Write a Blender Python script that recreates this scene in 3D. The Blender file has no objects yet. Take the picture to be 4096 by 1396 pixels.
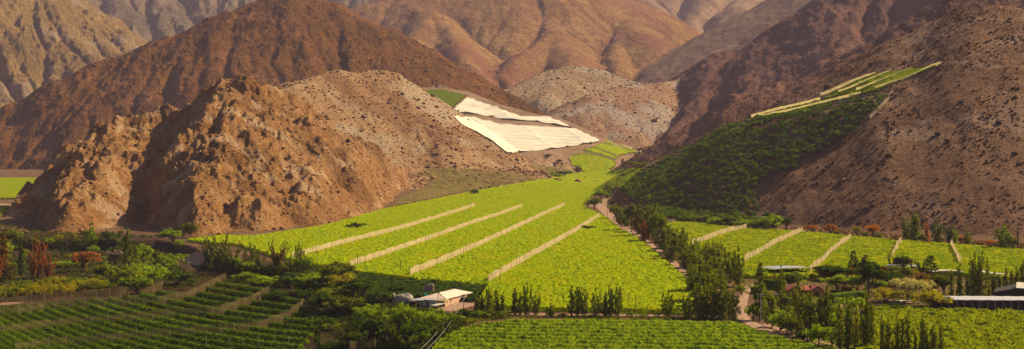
import numpy as np, math
F=3539.0; CX=1288.0; HY=380.0; CH=65.0          # focal length, centre column, horizon row (in units of a 2576 wide frame), eye height
def W(px,py,Y): return ((px-CX)/F*Y, Y, CH+(HY-py)/F*Y)
SL=0.0147
def seg_dist(x,y,ax,ay,bx,by):
    dx=bx-ax;dy=by-ay;L2=dx*dx+dy*dy
    t=np.clip(((x-ax)*dx+(y-ay)*dy)/L2,0,1)
    return np.hypot(x-(ax+t*dx),y-(ay+t*dy)),t
def polydist(x,y,poly):
    d=np.full(x.shape,1e9,np.float32); ins=np.zeros(x.shape,bool); n=len(poly)
    for i in range(n):
        ax,ay=poly[i];bx,by=poly[(i+1)%n]
        d=np.minimum(d,seg_dist(x,y,ax,ay,bx,by)[0])
        c=((ay>y)!=(by>y))&(x<(bx-ax)*(y-ay)/((by-ay) if by!=ay else 1e-9)+ax); ins^=c
    return np.where(ins,-d,d)
def floor_pix(px,py,up=0.):
    Y=(CH+SL*590-up)*F/(py-HY+SL*F)
    if Y<590: Y=(CH-up)*F/(py-HY)
    return ((px-CX)/F*Y,Y)
# the river terrace on the left lies a few metres under the trellised fields, behind an eroded bank
LOW=[floor_pix(*q) for q in [(-700,606),(-200,600),(120,606),(300,606),(390,604),(470,618),(520,652),(640,668),(780,690),(880,738),(960,790),(1000,900),(1000,1150),(-900,1150)]]
def floor0(x,Y):
    z=SL*np.maximum(Y-590.0,0.0)
    d=polydist(x,Y,LOW)
    return z-6.5*smooth(4.0,-4.0,d+2.5*perlin(x/14,Y/14,91))
# ---------- noise ----------
def _hash(ix,iy,seed):
    h=(ix.astype(np.int64)*374761393+iy.astype(np.int64)*668265263+seed*1442695041)&0xffffffff
    h=((h^(h>>13))*1274126177)&0xffffffff
    return (h^(h>>16))
_ang=np.linspace(0,2*np.pi,256,endpoint=False); _GX=np.cos(_ang).astype(np.float32); _GY=np.sin(_ang).astype(np.float32)
def perlin(x,y,seed=0):
    x0=np.floor(x); y0=np.floor(y); fx=(x-x0).astype(np.float32); fy=(y-y0).astype(np.float32)
    ix=x0.astype(np.int64); iy=y0.astype(np.int64)
    u=fx*fx*fx*(fx*(fx*6-15)+10); v=fy*fy*fy*(fy*(fy*6-15)+10)
    def g(dx,dy):
        k=_hash(ix+dx,iy+dy,seed)&255
        return _GX[k]*(fx-dx)+_GY[k]*(fy-dy)
    a=g(0,0);b=g(1,0);c=g(0,1);d=g(1,1)
    return (a+(b-a)*u)+((c+(d-c)*u)-(a+(b-a)*u))*v
def fbm(x,y,oct=4,seed=0,gain=.5):
    s=0;amp=1
    for o in range(oct):
        s=s+amp*perlin(x*2**o+o*17.3,y*2**o-o*9.1,seed+o); amp*=gain
    return s
def ridged(x,y,oct=4,seed=0,gain=.5):
    s=0;amp=1
    for o in range(oct):
        s=s+amp*(1-2*np.abs(perlin(x*2**o+o*7.7,y*2**o+o*3.1,seed+o))); amp*=gain
    return s
def smooth(e0,e1,x):
    t=np.clip((x-e0)/(e1-e0),0,1); return t*t*(3-2*t)
# ---------- massifs: 3-D crest lines (frame column, frame row, distance in metres) ----------
RIDGES=[ # hill id, slope, crest rounding, points
 (1,.78,10,[(-260,700,1180),(-60,605,1180),(0,562,1180),(60,508,1230),(120,455,1280),(170,415,1310),(240,373,1350),(300,340,1380),(380,312,1410),(450,287,1420),(510,265,1420),(560,252,1415),(610,242,1410),(650,247,1435),(690,265,1465),(740,292,1500),(800,324,1560),(850,357,1620),(900,390,1690),(1000,443,1830),(1060,468,1900)]),
 (1,.60,14,[(600,250,1395),(575,300,1290),(545,385,1190),(515,470,1090),(500,560,1000)]),
 (1,.62,30,[(330,332,1390),(270,425,1240),(215,505,1110),(170,582,1010)]),
 (1,.50,24,[(690,268,1460),(715,350,1330),(740,440,1220),(750,525,1110)]),
 (1,.5,22,[(640,330,1300),(650,430,1190),(640,520,1070)]),
 (1,.6,18,[(850,357,1620),(875,430,1490),(900,500,1350)]),
 (2,.52,22,[(560,290,1850),(640,262,1920),(720,240,2000),(760,212,2080),(850,190,2180),(940,183,2250),(985,190,2260),(1040,224,2270),(1090,259,2280),(1150,300,2290),(1200,334,2300),(1260,373,2310),(1300,398,2320),(1340,422,2320),(1400,446,2300)]),
 (2,.55,18,[(860,190,2180),(900,280,2120),(980,350,2060),(1050,405,2010)]),
 (2,.6,15,[(985,187,2260),(1060,280,2200),(1110,335,2130),(1130,405,2060)]),
 (2,.6,15,[(1150,290,2290),(1210,360,2220),(1250,410,2150)]),
 (2,.09,5,[(850,400,2090),(1080,418,2040),(1220,428,2110),(1330,438,2200)]),
 (3,.56,45,[(-500,520,2900),(-250,405,2900),(0,302,3000),(100,247,3030),(200,200,3060),(300,152,3090),(380,130,3110),(450,105,3130),(530,75,3170),(600,45,3220),(660,17,3270),(700,7,3290),(740,3,3300),(800,12,3310),(850,38,3310),(900,62,3310),(950,90,3300),(1000,118,3290),(1060,150,3270),(1110,182,3250),(1160,208,3230),(1230,240,3200),(1290,266,3180)]),
 (3,.6,20,[(380,130,3110),(330,230,2950),(270,330,2780),(240,400,2640)]),
 (3,.6,20,[(530,75,3170),(470,190,2980),(420,270,2840),(380,340,2740)]),
 (3,.55,30,[(820,20,3310),(815,110,3130),(790,190,2950),(740,260,2830)]),
 (3,.65,18,[(200,200,3060),(160,290,2900),(110,370,2750)]),
 (3,.65,18,[(80,258,3020),(30,330,2900),(-20,395,2780)]),
 (3,.6,20,[(640,25,3260),(560,120,3080),(480,220,2930),(430,300,2800)]),
 (3,.6,25,[(1000,120,3290),(1010,190,3130),(1030,230,3020)]),
 (4,.5,25,[(1180,268,3300),(1240,238,3350),(1300,222,3400),(1340,200,3450),(1400,178,3500),(1460,165,3550),(1500,172,3550),(1545,200,3550),(1590,218,3550),(1650,235,3600)]),
 (4,.55,20,[(1400,178,3500),(1385,240,3320),(1400,290,3180)]),
 (4,.55,20,[(1300,222,3400),(1280,270,3250),(1290,300,3150)]),
 (5,.52,22,[(1770,190,3500),(1700,204,3400),(1640,215,3250),(1600,216,3150),(1550,221,3080),(1500,238,3020),(1460,262,2980),(1420,290,2950),(1395,312,2930)]),
 (5,.58,18,[(1550,222,3080),(1580,290,2950),(1615,365,2800)]),
 (5,.6,15,[(1500,238,3020),(1500,300,2900),(1525,350,2800)]),
 (6,.55,25,[(2900,-200,2300),(2560,-80,2300),(2418,0,2300),(2306,76,2300),(2200,122,2300),(2110,163,2300),(1990,208,2300),(1925,240,2300),(1832,297,2300),(1768,345,2300),(1710,385,2300)]),
 (6,.6,20,[(2110,163,2300),(1980,250,2420),(1800,330,2560),(1680,385,2620)]),
 (7,.56,40,[(2500,-220,3300),(2250,-70,3350),(2134,0,3380),(2071,38,3400),(2013,72,3400),(1960,104,3400),(1900,122,3420),(1853,134,3440),(1800,165,3460),(1732,207,3500)]),
 (7,.6,25,[(2071,38,3400),(2000,150,3150),(1900,230,2950),(1760,320,2760),(1640,378,2650)]),
 (7,.6,25,[(1900,122,3420),(1830,200,3200),(1740,270,3000),(1690,320,2880)]),
 (7,.6,25,[(2250,-70,3350),(2200,60,3100),(2120,140,2900)]),
 (8,.52,60,[(2500,-260,4500),(2150,-90,4500),(2025,-8,4500),(1940,42,4450),(1860,76,4420),(1800,110,4380),(1752,142,4330),(1700,192,4250)]),
 (9,.52,40,[(700,60,5000),(864,37,5000),(900,22,5050),(974,0,5100),(1100,-45,5200),(1300,-90,5300),(1450,-60,5300),(1540,0,5150),(1572,40,4950),(1624,104,4600),(1680,160,4300),(1705,190,4150)]),
 (9,.6,18,[(974,0,5100),(1098,34,4800),(1139,84,4500),(1179,160,4100),(1210,200,3900)]),
 (9,.6,22,[(1300,-60,5200),(1370,30,4900),(1405,78,4650),(1430,125,4350),(1440,165,4100)]),
 (9,.6,18,[(1405,78,4650),(1320,130,4300),(1240,200,3950)]),
 (9,.6,18,[(1572,40,4950),(1560,110,4600),(1560,170,4250)]),
 (9,.6,18,[(1098,34,4800),(1040,100,4400),(1040,160,4050)]),
 (10,.62,30,[(-500,-300,4600),(-200,-190,4600),(0,-100,4500),(124,0,4400),(160,37,4350),(200,76,4300),(257,124,4250),(305,156,4200),(360,190,4180)]),
 (10,.7,20,[(124,0,4400),(110,110,4150),(60,200,3950)]),
 (10,.7,20,[(200,76,4300),(190,170,4080),(170,240,3950)]),
 (10,.7,20,[(0,-100,4500),(-20,60,4150),(-60,200,3900)]),
 (11,.6,50,[(-300,-250,7000),(300,-230,7000),(700,-150,6900),(860,-80,6700),(1000,-60,6600),(1300,-150,6800)]),
 (11,.65,40,[(250,-230,7000),(230,-60,6500),(260,60,6000),(300,130,5600)]),
 (11,.65,40,[(480,-200,7000),(440,-50,6500),(400,50,6100),(350,120,5750)]),
 (11,.65,40,[(700,-150,6900),(640,-30,6450),(560,50,6100),(470,100,5800)]),
 (11,.65,40,[(860,-80,6700),(800,0,6400),(700,50,6100)]),
 (12,.5,80,[(1300,-160,7600),(1560,-170,7800),(1900,-190,8000),(2400,-260,8000),(2900,-300,8000)]),
 (12,.55,60,[(1560,-170,7800),(1610,-40,7000),(1640,60,6300),(1680,130,5700)]),
 (12,.55,60,[(1820,-180,7900),(1790,-50,7000),(1750,40,6300),(1720,120,5700)]),
 (12,.55,60,[(2050,-190,8000),(1950,-60,7000),(1850,20,6300)]),
 (13,.49,28,[(3200,60,1350),(2800,40,1380),(2576,36,1400),(2520,20,1400),(2471,19,1400),(2420,37,1410),(2375,59,1415),(2334,87,1420),(2254,135,1440),(2204,171,1460),(2130,215,1490),(2061,249,1520),(1980,276,1555),(1889,302,1600),(1830,326,1630),(1768,357,1660),(1700,392,1700),(1640,427,1730),(1590,462,1740)]),
 (13,.5,25,[(2254,135,1440),(2220,240,1370),(2100,345,1310),(1980,440,1240),(1910,490,1200)]),
 (13,.5,25,[(2700,40,1390),(2690,250,1240),(2660,450,1080)]),
 (2,.6,10,[(1290,420,2330),(1340,405,2400),(1390,400,2440),(1420,412,2430)]),
]
def fitplane(pts):
    P=np.array([W(*p) for p in pts]); A=np.c_[P[:,0],P[:,1],np.ones(len(P))]
    return np.linalg.lstsq(A,P[:,2],rcond=None)[0]
def plane_pix(pl,px,py):
    a=(px-CX)/F; Y=(CH-pl[2])/(pl[0]*a+pl[1]-(HY-py)/F); return a*Y,Y
PATCHES=[ # hill id, plane through three points, polygon on it (frame columns and rows), outside slope
 (14,[(1150,240,2950),(1300,375,2450),(1508,350,2600)],[(1000,215),(1175,228),(1260,262),(1350,286),(1400,292),(1450,312),(1520,350),(1480,366),(1370,386),(1290,392),(1180,400),(1040,350)],.6),
 (14,[(1480,432,2500),(1520,357,2640),(1612,382,2640)],[(1420,392),(1455,370),(1525,354),(1618,380),(1560,402),(1530,440),(1440,440)],1.6),
]
def base_height(x,Y):
    fl=floor0(x,Y).astype(np.float32)
    a=x/Y
    up=smooth(-.12,-.02,a)*np.maximum(0,.16*(Y-3050)); fl=fl+np.where(Y>3050,up,0)
    # warp so that crest lines are not ruler straight
    ws=np.maximum(Y/1200,.8); x0_,Y0_=x,Y
    x=x0_+ws*9*fbm(x0_/(85*ws),Y0_/(85*ws),2,611); Y=Y0_+ws*9*fbm(x0_/(85*ws)+9,Y0_/(85*ws),2,612)
    hs={}
    for hid,s,r,pts in RIDGES:
        P=[W(*p) for p in pts]; h=np.full(x.shape,-1e9,np.float32)
        Ym=P[len(P)//2][1]
        for p,q in zip(P[:-1],P[1:]):
            d,t=seg_dist(x,Y,p[0],p[1],q[0],q[1])
            se=s
            if hid==13:      # this hill falls away faster towards the orchard side
                cx_=p[0]+t*(q[0]-p[0]); se=s*(1+.2*smooth(.3,.95,(cx_-x)/(d+1)))
            if hid==1:
                cx_=p[0]+t*(q[0]-p[0]); se=s*(1+(.9 if s<.7 else .3)*smooth(.25,.95,np.abs(x-cx_)/(d+1)))
            if hid==2 and s>.2:
                cx_=p[0]+t*(q[0]-p[0]); se=s*(1+.42*smooth(.3,.95,(x-cx_)/(d+1)))
            z=p[2]+t*(q[2]-p[2])-se*(np.sqrt(d*d+r*r)-r)
            h=np.maximum(h,z)
        hs.setdefault(hid,[]).append(h)
    x,Y=x0_,Y0_
    for hid,pp,poly,so in PATCHES:
        pl=fitplane(pp); pg=[plane_pix(pl,*q) for q in poly]
        d=polydist(x,Y,pg)
        hs.setdefault(hid,[]).append((pl[0]*x+pl[1]*Y+pl[2]-so*np.maximum(d,0)).astype(np.float32))
    best=fl.copy(); ident=np.zeros(x.shape,np.int8)
    for hid,l in hs.items():
        st=np.stack(l); m=st.max(0); k=np.clip(m*.02,.5,4)
        h=m+k*np.log(np.exp((st-m)/k).sum(0))
        if hid==14: h=m
        w=h>best; best=np.where(w,h,best); ident=np.where(w,hid,ident)
    return best.astype(np.float32),ident,fl
# ---------- running water carves the gullies ----------
def erode(h,Yr,step,mask,rounds,n,steps,K,seed,bury,ker,relax=.25):
    rng=np.random.default_rng(seed); R,C=h.shape
    cell=(Yr*step)[:,None].astype(np.float32)
    for it in range(rounds):
        gi=np.zeros_like(h);gj=np.zeros_like(h)
        gi[1:-1]=(h[2:]-h[:-2])/2; gj[:,1:-1]=(h[:,2:]-h[:,:-2])/2
        i=rng.uniform(1,R-2,n).astype(np.float32); j=rng.uniform(1,C-2,n).astype(np.float32)
        flux=np.zeros(R*C,np.float32); vi=np.zeros(n,np.float32); vj=np.zeros(n,np.float32)
        for s in range(steps):
            ii=i.astype(np.int32); jj=j.astype(np.int32); idx=ii*C+jj
            flux+=np.bincount(idx,minlength=R*C).astype(np.float32)
            a=gi.ravel()[idx]; b=gj.ravel()[idx]; l=np.hypot(a,b)+1e-6
            vi=.45*vi-a/l; vj=.45*vj-b/l; l=np.hypot(vi,vj)+1e-6
            i=i+vi/l; j=j+vj/l
            ok=(i>1)&(i<R-2)&(j>1)&(j<C-2)&mask.ravel()[idx]
            i=i[ok];j=j[ok];vi=vi[ok];vj=vj[ok]
            if len(i)==0: break
        flux=flux.reshape(R,C)*(R*C/n)
        f=flux.copy(); f[1:-1,1:-1]=(flux[1:-1,1:-1]*2+flux[2:,1:-1]+flux[:-2,1:-1]+flux[1:-1,2:]+flux[1:-1,:-2])/6
        slope=np.hypot(gi,gj)/cell
        e=K*np.sqrt(np.minimum(f,400))*np.minimum(slope,.9)*cell
        e=np.where(mask,e,0)*ker
        h=h-e*.5
        hm=h.copy(); hm[1:-1,1:-1]=(h[2:,1:-1]+h[:-2,1:-1]+h[1:-1,2:]+h[1:-1,:-2])/4
        h=np.where(mask,h+(hm-h)*relax,h)
        h=np.maximum(h,bury)
    return h,f
def up2(g,shape):
    R,C=g.shape
    i=np.linspace(0,R-1,shape[0]);j=np.linspace(0,C-1,shape[1])
    i0=np.minimum(i.astype(int),R-2);j0=np.minimum(j.astype(int),C-2);fi=(i-i0)[:,None].astype(np.float32);fj=(j-j0)[None].astype(np.float32)
    r=g[i0]*(1-fi)+g[i0+1]*fi
    return (r[:,j0]*(1-fj)+r[:,j0+1]*fj).astype(np.float32)
A0,A1=-.45,.45; Y0,Y1=440.,8600.
ROUGH={0:0,1:1.75,2:.45,3:.8,4:.3,5:.35,6:.7,7:.75,8:.4,9:.45,10:1.2,11:1.1,12:.4,13:.24,14:.0}
KER={0:0,1:.16,2:.16,3:.4,4:.4,5:.35,6:.6,7:.6,8:.4,9:.42,10:.7,11:.7,12:.5,13:.08,14:0}
IRR={0:0,1:2.0,2:.6,3:1.2,4:.7,5:.6,6:1.2,7:1.3,8:.6,9:.5,10:1.5,11:1.4,12:.5,13:.35,14:0}
def table(d,idn): return np.array([d[i] for i in range(15)],np.float32)[idn]
def build_terrain():
    L0,L1=math.log(Y0),math.log(Y1)
    s1=.0028; C1=int((A1-A0)/s1)+1; R1=int((L1-L0)/s1)+1
    def mesh(R,C):
        a=np.linspace(A0,A1,C); Y=np.exp(np.linspace(L0,L1,R))
        return a,Y,(a[None]*Y[:,None]),np.repeat(Y[:,None],C,1)
    a,Y,X,YY=mesh(R1,C1)
    h,idn,fl=base_height(X,YY)
    rough=table(ROUGH,idn); ker=table(KER,idn); irr=table(IRR,idn)
    above=smooth(0,25,h-fl)*(idn!=14)
    # large scale irregularity
    sc=YY/3000
    lam=230*np.minimum(sc,2)+50; wx=X+.35*lam*fbm(X/lam,YY/lam,2,8); wy=YY+.35*lam*fbm(X/lam+31,YY/lam,2,9)
    h=h+above*irr*(fbm(wx/lam,wy/lam,4,5)*.055*lam+ridged(wx/(.45*lam),wy/(.45*lam),4,15,.55)*.028*lam-.02*lam)
    mask=((h-fl)>1.0)&(idn!=14)
    h,f1=erode(h,Y,s1,mask,14,90000,150,.055,1,fl,ker)
    C2=2*C1;R2=2*R1
    a,Y,X,YY=mesh(R2,C2)
    h2=up2(h,(R2,C2)); _,idn,fl=base_height(X,YY)
    rough=table(ROUGH,idn); ker=table(KER,idn); irr=table(IRR,idn)
    m=((h2-fl)>1.0)&(idn!=14)
    above=smooth(0,12,h2-fl)*(idn!=14)
    s=np.sqrt(YY/1200)
    h2=h2+above*rough*((ridged(X/(34*s),YY/(34*s),4,31)-.6)*3.6*s+fbm(X/(16*s),YY/(16*s),3,61)*2.2*s)
    h2,f2=erode(h2,Y,s1/2,m,6,260000,80,.075,2,fl,ker,.1)
    # bedrock steps
    wq=X+14*s*fbm(X/(50*s),YY/(50*s),3,401); wr=YY+14*s*fbm(X/(50*s)+7,YY/(50*s),3,402)
    n1=fbm(wq/(62*s),wr/(62*s),4,403,.6); n2=fbm(wq/(23*s),wr/(23*s),3,404,.6)
    st=sum(smooth(t,t+.035,n1) for t in (-.3,-.1,.08,.25,.42))*2.6+sum(smooth(t,t+.06,n2) for t in (-.2,.1,.35))*1.1
    st=st-3*smooth(-.6,.6,n1)*2.6*1.1
    h2=h2+above*np.clip(rough-.25,0,1)*st*s*1.15
    # outcrops
    oc=smooth(.05,.45,fbm(X/(60*s),YY/(60*s),3,77)+.0)
    w1=X+8*perlin(X/9,YY/9,3); w2=YY+8*perlin(X/9+50,YY/9,4)
    h2=h2+above*rough*(.35+oc)*(np.abs(ridged(w1/(11*s),w2/(11*s),3,51,.6))*1.7*s)
    # hand made banks on the valley floor are added later as separate terms
    flow=up2(f1,(R2,C2))
    return a,Y,h2,idn,fl,np.log1p(f2)+.7*np.log1p(flow),oc
load_terrain=build_terrain
import bpy, bmesh, random, os
from mathutils import Vector, Matrix
SC=bpy.context.scene; COL=SC.collection
rng=np.random.default_rng(7); random.seed(7)
# ================= terrain grid =================
ga,gY,gh,gid,gfl,gflow,goc=load_terrain()
gid0=gid
R,C=len(gY),len(ga)*2
h=up2(gh,(R,C)); flow=up2(gflow,(R,C)); oc=up2(goc,(R,C)); fl=up2(gfl,(R,C))
ga=np.linspace(ga[0],ga[-1],C); gid=np.repeat(gid,2,axis=1)
X=ga[None]*gY[:,None]; YY=np.repeat(gY[:,None],C,1)
rough=table(ROUGH,gid)
sN=np.sqrt(YY/1200)
tst=smooth(0,6,h-fl)*(gid!=14)*(gid!=0)
# broken rock at the scale of single boulders on the craggy hills
near=np.clip(rough,0,1)*tst
cr=ridged(X/(5.5*sN),YY/(5.5*sN),3,201,.6)+.4*perlin(X/(2.2*sN),YY/(2.2*sN),203)
gate=smooth(-.15,.3,fbm(X/(38*sN),YY/(38*sN),3,207))
h=h+near*(gate*cr*(.85+.4*(gid==1))*sN+.25*cr*sN)
h=h+.10*(gid==0)*fbm(X/9,YY/9,3,210)*(YY<3000)
del cr,gate
LN0=math.log(gY[0]); DL=(math.log(gY[-1])-LN0)/(R-1); DA=(ga[-1]-ga[0])/(C-1)
def Hat(x,Y):
    x=np.asarray(x,float);Y=np.asarray(Y,float)
    i=np.clip((np.log(Y)-LN0)/DL,0,R-1.001); j=np.clip((x/Y-ga[0])/DA,0,C-1.001)
    i0=i.astype(int);j0=j.astype(int);fi=i-i0;fj=j-j0
    return h[i0,j0]*(1-fi)*(1-fj)+h[i0+1,j0]*fi*(1-fj)+h[i0,j0+1]*(1-fi)*fj+h[i0+1,j0+1]*fi*fj
SY=HY-(h-CH)*F/gY[:,None]
SMIN=np.minimum.accumulate(SY,axis=0)
def place(px,py,up=0.0,Yr=None):
    """first ground point on the line of sight through that spot of the photograph, `up` metres above the ground"""
    a=(px-CX)/F; j=int(np.clip(round((a-ga[0])/DA),0,C-1))
    col=h[:,j]+up; s=HY-(col-CH)*F/gY
    lo=0
    if Yr: lo=int(np.searchsorted(gY,Yr[0]))
    k=np.nonzero(s[lo:]<=py)[0]
    i=(k[0]+lo) if len(k) else R-1
    if i>0 and s[i-1]>py: t=(s[i-1]-py)/(s[i-1]-s[i]+1e-9); Y=gY[i-1]+(gY[i]-gY[i-1])*t
    else: Y=gY[i]
    x=a*Y
    return Vector((x,Y,float(Hat(x,Y))))
# ================= materials =================
def lin(c): 
    return tuple((v/12.92 if v<=.04045 else ((v+.055)/1.055)**2.4) for v in c)
class NM:
    def __init__(s,name,rough=.9,spec=.15):
        s.m=bpy.data.materials.new(name); s.m.use_nodes=True; s.nt=s.m.node_tree; s.n=s.nt.nodes; s.l=s.nt.links
        s.b=s.n['Principled BSDF']; s.out=s.n['Material Output']
        s.b.inputs['Roughness'].default_value=rough; s.b.inputs['Specular IOR Level'].default_value=spec
        s.pos=None
    def P(s):
        if not s.pos:
            s.pos=s.n.new('ShaderNodeNewGeometry')
        return s.pos.outputs['Position']
    def noise(s,scale,detail=4,rough=.55,vec=None,stretch=None,dist=0):
        t=s.n.new('ShaderNodeTexNoise'); t.inputs['Scale'].default_value=scale; t.inputs['Detail'].default_value=detail; t.inputs['Roughness'].default_value=rough; t.inputs['Distortion'].default_value=dist
        v=vec or s.P()
        if stretch:
            mp=s.n.new('ShaderNodeMapping'); mp.inputs['Scale'].default_value=stretch; s.l.new(v,mp.inputs['Vector']); v=mp.outputs[0]
        s.l.new(v,t.inputs['Vector']); return t.outputs['Fac']
    def voro(s,scale,feature='F1'):
        t=s.n.new('ShaderNodeTexVoronoi'); t.feature=feature; t.inputs['Scale'].default_value=scale; s.l.new(s.P(),t.inputs['Vector']); return t
    def ramp(s,fac,stops,interp='LINEAR'):
        r=s.n.new('ShaderNodeValToRGB'); e=r.color_ramp.elements; r.color_ramp.interpolation=interp
        while len(e)<len(stops): e.new(.5)
        for k,(p,c) in enumerate(stops):
            e[k].position=p; e[k].color=(c,c,c,1) if isinstance(c,(int,float)) else (*c,1)
        s.l.new(fac,r.inputs[0]); return r.outputs[0]
    def mix(s,f,a,b,mode='MIX'):
        m=s.n.new('ShaderNodeMix'); m.data_type='RGBA'; m.blend_type=mode
        for sock,v in ((m.inputs[0],f),(m.inputs[6],a),(m.inputs[7],b)):
            if hasattr(v,'node'): s.l.new(v,sock)
            elif isinstance(v,(int,float)): sock.default_value=v if sock==m.inputs[0] else (v,v,v,1)
            else: sock.default_value=(*v,1)
        return m.outputs[2]
    def math(s,op,a,b=0.0):
        m=s.n.new('ShaderNodeMath'); m.operation=op
        for k,v in ((0,a),(1,b)):
            if hasattr(v,'node'): s.l.new(v,m.inputs[k])
            else: m.inputs[k].default_value=v
        return m.outputs[0]
    def attr(s,name):
        t=s.n.new('ShaderNodeAttribute'); t.attribute_name=name; return t.outputs['Fac']
    def color(s,c):
        if hasattr(c,'node'): s.l.new(c,s.b.inputs['Base Color'])
        else: s.b.inputs['Base Color'].default_value=(*c,1)
    def bump(s,hgt,strength,dist):
        b=s.n.new('ShaderNodeBump'); b.inputs['Strength'].default_value=strength; b.inputs['Distance'].default_value=dist
        s.l.new(hgt,b.inputs['Height']); s.l.new(b.outputs[0],s.b.inputs['Normal']); return b.outputs[0]
def hill_mat(name,dark,mid,light,size,dotsize=0,dot=(.05,.035,.02),dotw=.33,bump=1.0,pale=None,palef=(.5,.6),fine=None):
    m=NM(name,.95,.05)
    n1=m.noise(1/size,6,.6); n2=m.noise(1/(size*.18),6,.65)
    c=m.ramp(n1,[(.33,dark),(.5,mid),(.68,light)])
    c2=m.ramp(n2,[(.3,tuple(v*.62 for v in mid)),(.5,mid),(.72,tuple(min(1,v*1.35) for v in light))])
    c=m.mix(.45,c,c2)
    fs=fine or size*.03
    n3=m.noise(1/fs,3,.7); g=m.ramp(n3,[(.32,.62),(.5,1.0),(.7,1.35)]); c=m.mix(1,c,g,'MULTIPLY')
    # stony outcrops and channel fill differ in mineral colour
    f=m.attr('outcrop'); c=m.mix(m.ramp(f,[(.25,0.0),(.75,.5)]),c,tuple(v*.75 for v in dark))
    if pale:
        pn=m.noise(1/(size*1.5),5,.6,dist=.6); pm=m.ramp(pn,[(palef[0],0.0),(palef[1],1.0)])
        c=m.mix(m.math('MULTIPLY',pm,.75),c,pale)
    if dotsize:
        v=m.voro(1/dotsize); d=m.ramp(v.outputs['Distance'],[(dotw*.55,1.0),(dotw,0.0)])
        keep=m.ramp(v.outputs['Color'],[(.35,0.0),(.4,1.0)])
        c=m.mix(m.math('MULTIPLY',m.math('MULTIPLY',d,keep),.8),c,dot)
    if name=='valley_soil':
        c=m.mix(m.attr('soil_shade'),c,(.022,.016,.008))  # dark soil plus painted shade, mixed into the ground colour
    m.color(c)
    hb=m.math('ADD',m.noise(1/(size*.12),8,.7),m.math('MULTIPLY',m.noise(1/(size*.03),4,.7),.35))
    m.bump(hb,bump,size*.12)
    return m.m
def leaf_mat(name,c1,c2,trans=.35,c3=None,scale=.6):
    m=NM(name,.85,.0)
    oi=m.n.new('ShaderNodeObjectInfo')
    n=m.noise(scale,3,.6); n2=m.noise(scale*7,2,.6)
    c=m.mix(m.ramp(n,[(.36,0.0),(.64,1.0)]),c1,c2)
    c=m.mix(1,c,m.ramp(n2,[(.32,.55),(.68,1.45)]),'MULTIPLY')
    c=m.mix(1,c,m.ramp(oi.outputs['Random'],[(0,.82),(1,1.2)]),'MULTIPLY')
    if c3: c=m.mix(m.ramp(m.noise(scale*.35,3,.6),[(.5,0.0),(.62,.8)]),c,c3)
    m.color(c)
    t=m.n.new('ShaderNodeBsdfTranslucent'); tc=m.mix(1,c,(1.5,1.35,.5),'MULTIPLY'); m.l.new(tc,t.inputs[0])
    x=m.n.new('ShaderNodeMixShader'); x.inputs[0].default_value=trans
    m.l.new(m.b.outputs[0],x.inputs[1]); m.l.new(t.outputs[0],x.inputs[2]); m.l.new(x.outputs[0],m.out.inputs[0])
    return m.m
def net_mat(name,col,alpha,trans=.5,folds=True):
    m=NM(name,.9,.05)
    n=m.noise(.35,4,.6,stretch=(1,1,.25)); c=m.mix(1,col,m.ramp(n,[(.3,.8),(.7,1.15)]),'MULTIPLY'); m.color(c)
    t=m.n.new('ShaderNodeBsdfTranslucent'); m.l.new(c,t.inputs[0])
    x=m.n.new('ShaderNodeMixShader'); x.inputs[0].default_value=trans; m.l.new(m.b.outputs[0],x.inputs[1]); m.l.new(t.outputs[0],x.inputs[2])
    tr=m.n.new('ShaderNodeBsdfTransparent'); y=m.n.new('ShaderNodeMixShader'); y.inputs[0].default_value=alpha
    m.l.new(x.outputs[0],y.inputs[1]); m.l.new(tr.outputs[0],y.inputs[2]); m.l.new(y.outputs[0],m.out.inputs[0])
    return m.m
def plain(name,c,rough=.8,var=.2,scale=.8,metal=0):
    m=NM(name,rough,.2); m.color(m.mix(1,c,m.ramp(m.noise(scale,5,.6),[(.3,1-var),(.7,1+var)]),'MULTIPLY')); m.b.inputs['Metallic'].default_value=metal; return m.m
# ================= object helpers =================
def mesh_np(name,V,Q,mat,smooth_=False,parent=None,attrs=None):
    me=bpy.data.meshes.new(name); V=np.asarray(V,np.float32); Q=np.asarray(Q,np.int32); k=Q.shape[1]
    me.vertices.add(len(V)); me.vertices.foreach_set('co',V.ravel())
    me.loops.add(Q.size); me.loops.foreach_set('vertex_index',Q.ravel())
    me.polygons.add(len(Q)); me.polygons.foreach_set('loop_start',np.arange(0,Q.size,k,dtype=np.int32)); 
    me.update(calc_edges=True)
    if smooth_: me.polygons.foreach_set('use_smooth',np.ones(len(Q),bool))
    if attrs:
        for an,av in attrs.items():
            at=me.attributes.new(an,'FLOAT','POINT'); at.data.foreach_set('value',np.asarray(av,np.float32))
    me.materials.append(mat)
    o=bpy.data.objects.new(name,me); COL.objects.link(o)
    if parent: o.parent=parent
    return o
def tag(o,label,cat,group=None,kind=None):
    if label:
        o['label']=label
        if len(label.split())>16 or len(label.split())<4: print('LONG',len(label.split()),label)
    if cat: o['category']=cat
    if group: o['group']=group
    if kind: o['kind']=kind
    return o
def empty(name,loc,rz=0,label=None,cat=None,group=None):
    e=bpy.data.objects.new(name,None); COL.objects.link(e); e.location=loc; e.rotation_euler=(0,0,rz); e.empty_display_size=.5
    return tag(e,label,cat,group)
def copy_tree(o,parent=None):
    c=o.copy(); COL.objects.link(c); c.parent=parent
    for ch in list(o.children): copy_tree(ch,c)
    return c
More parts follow.
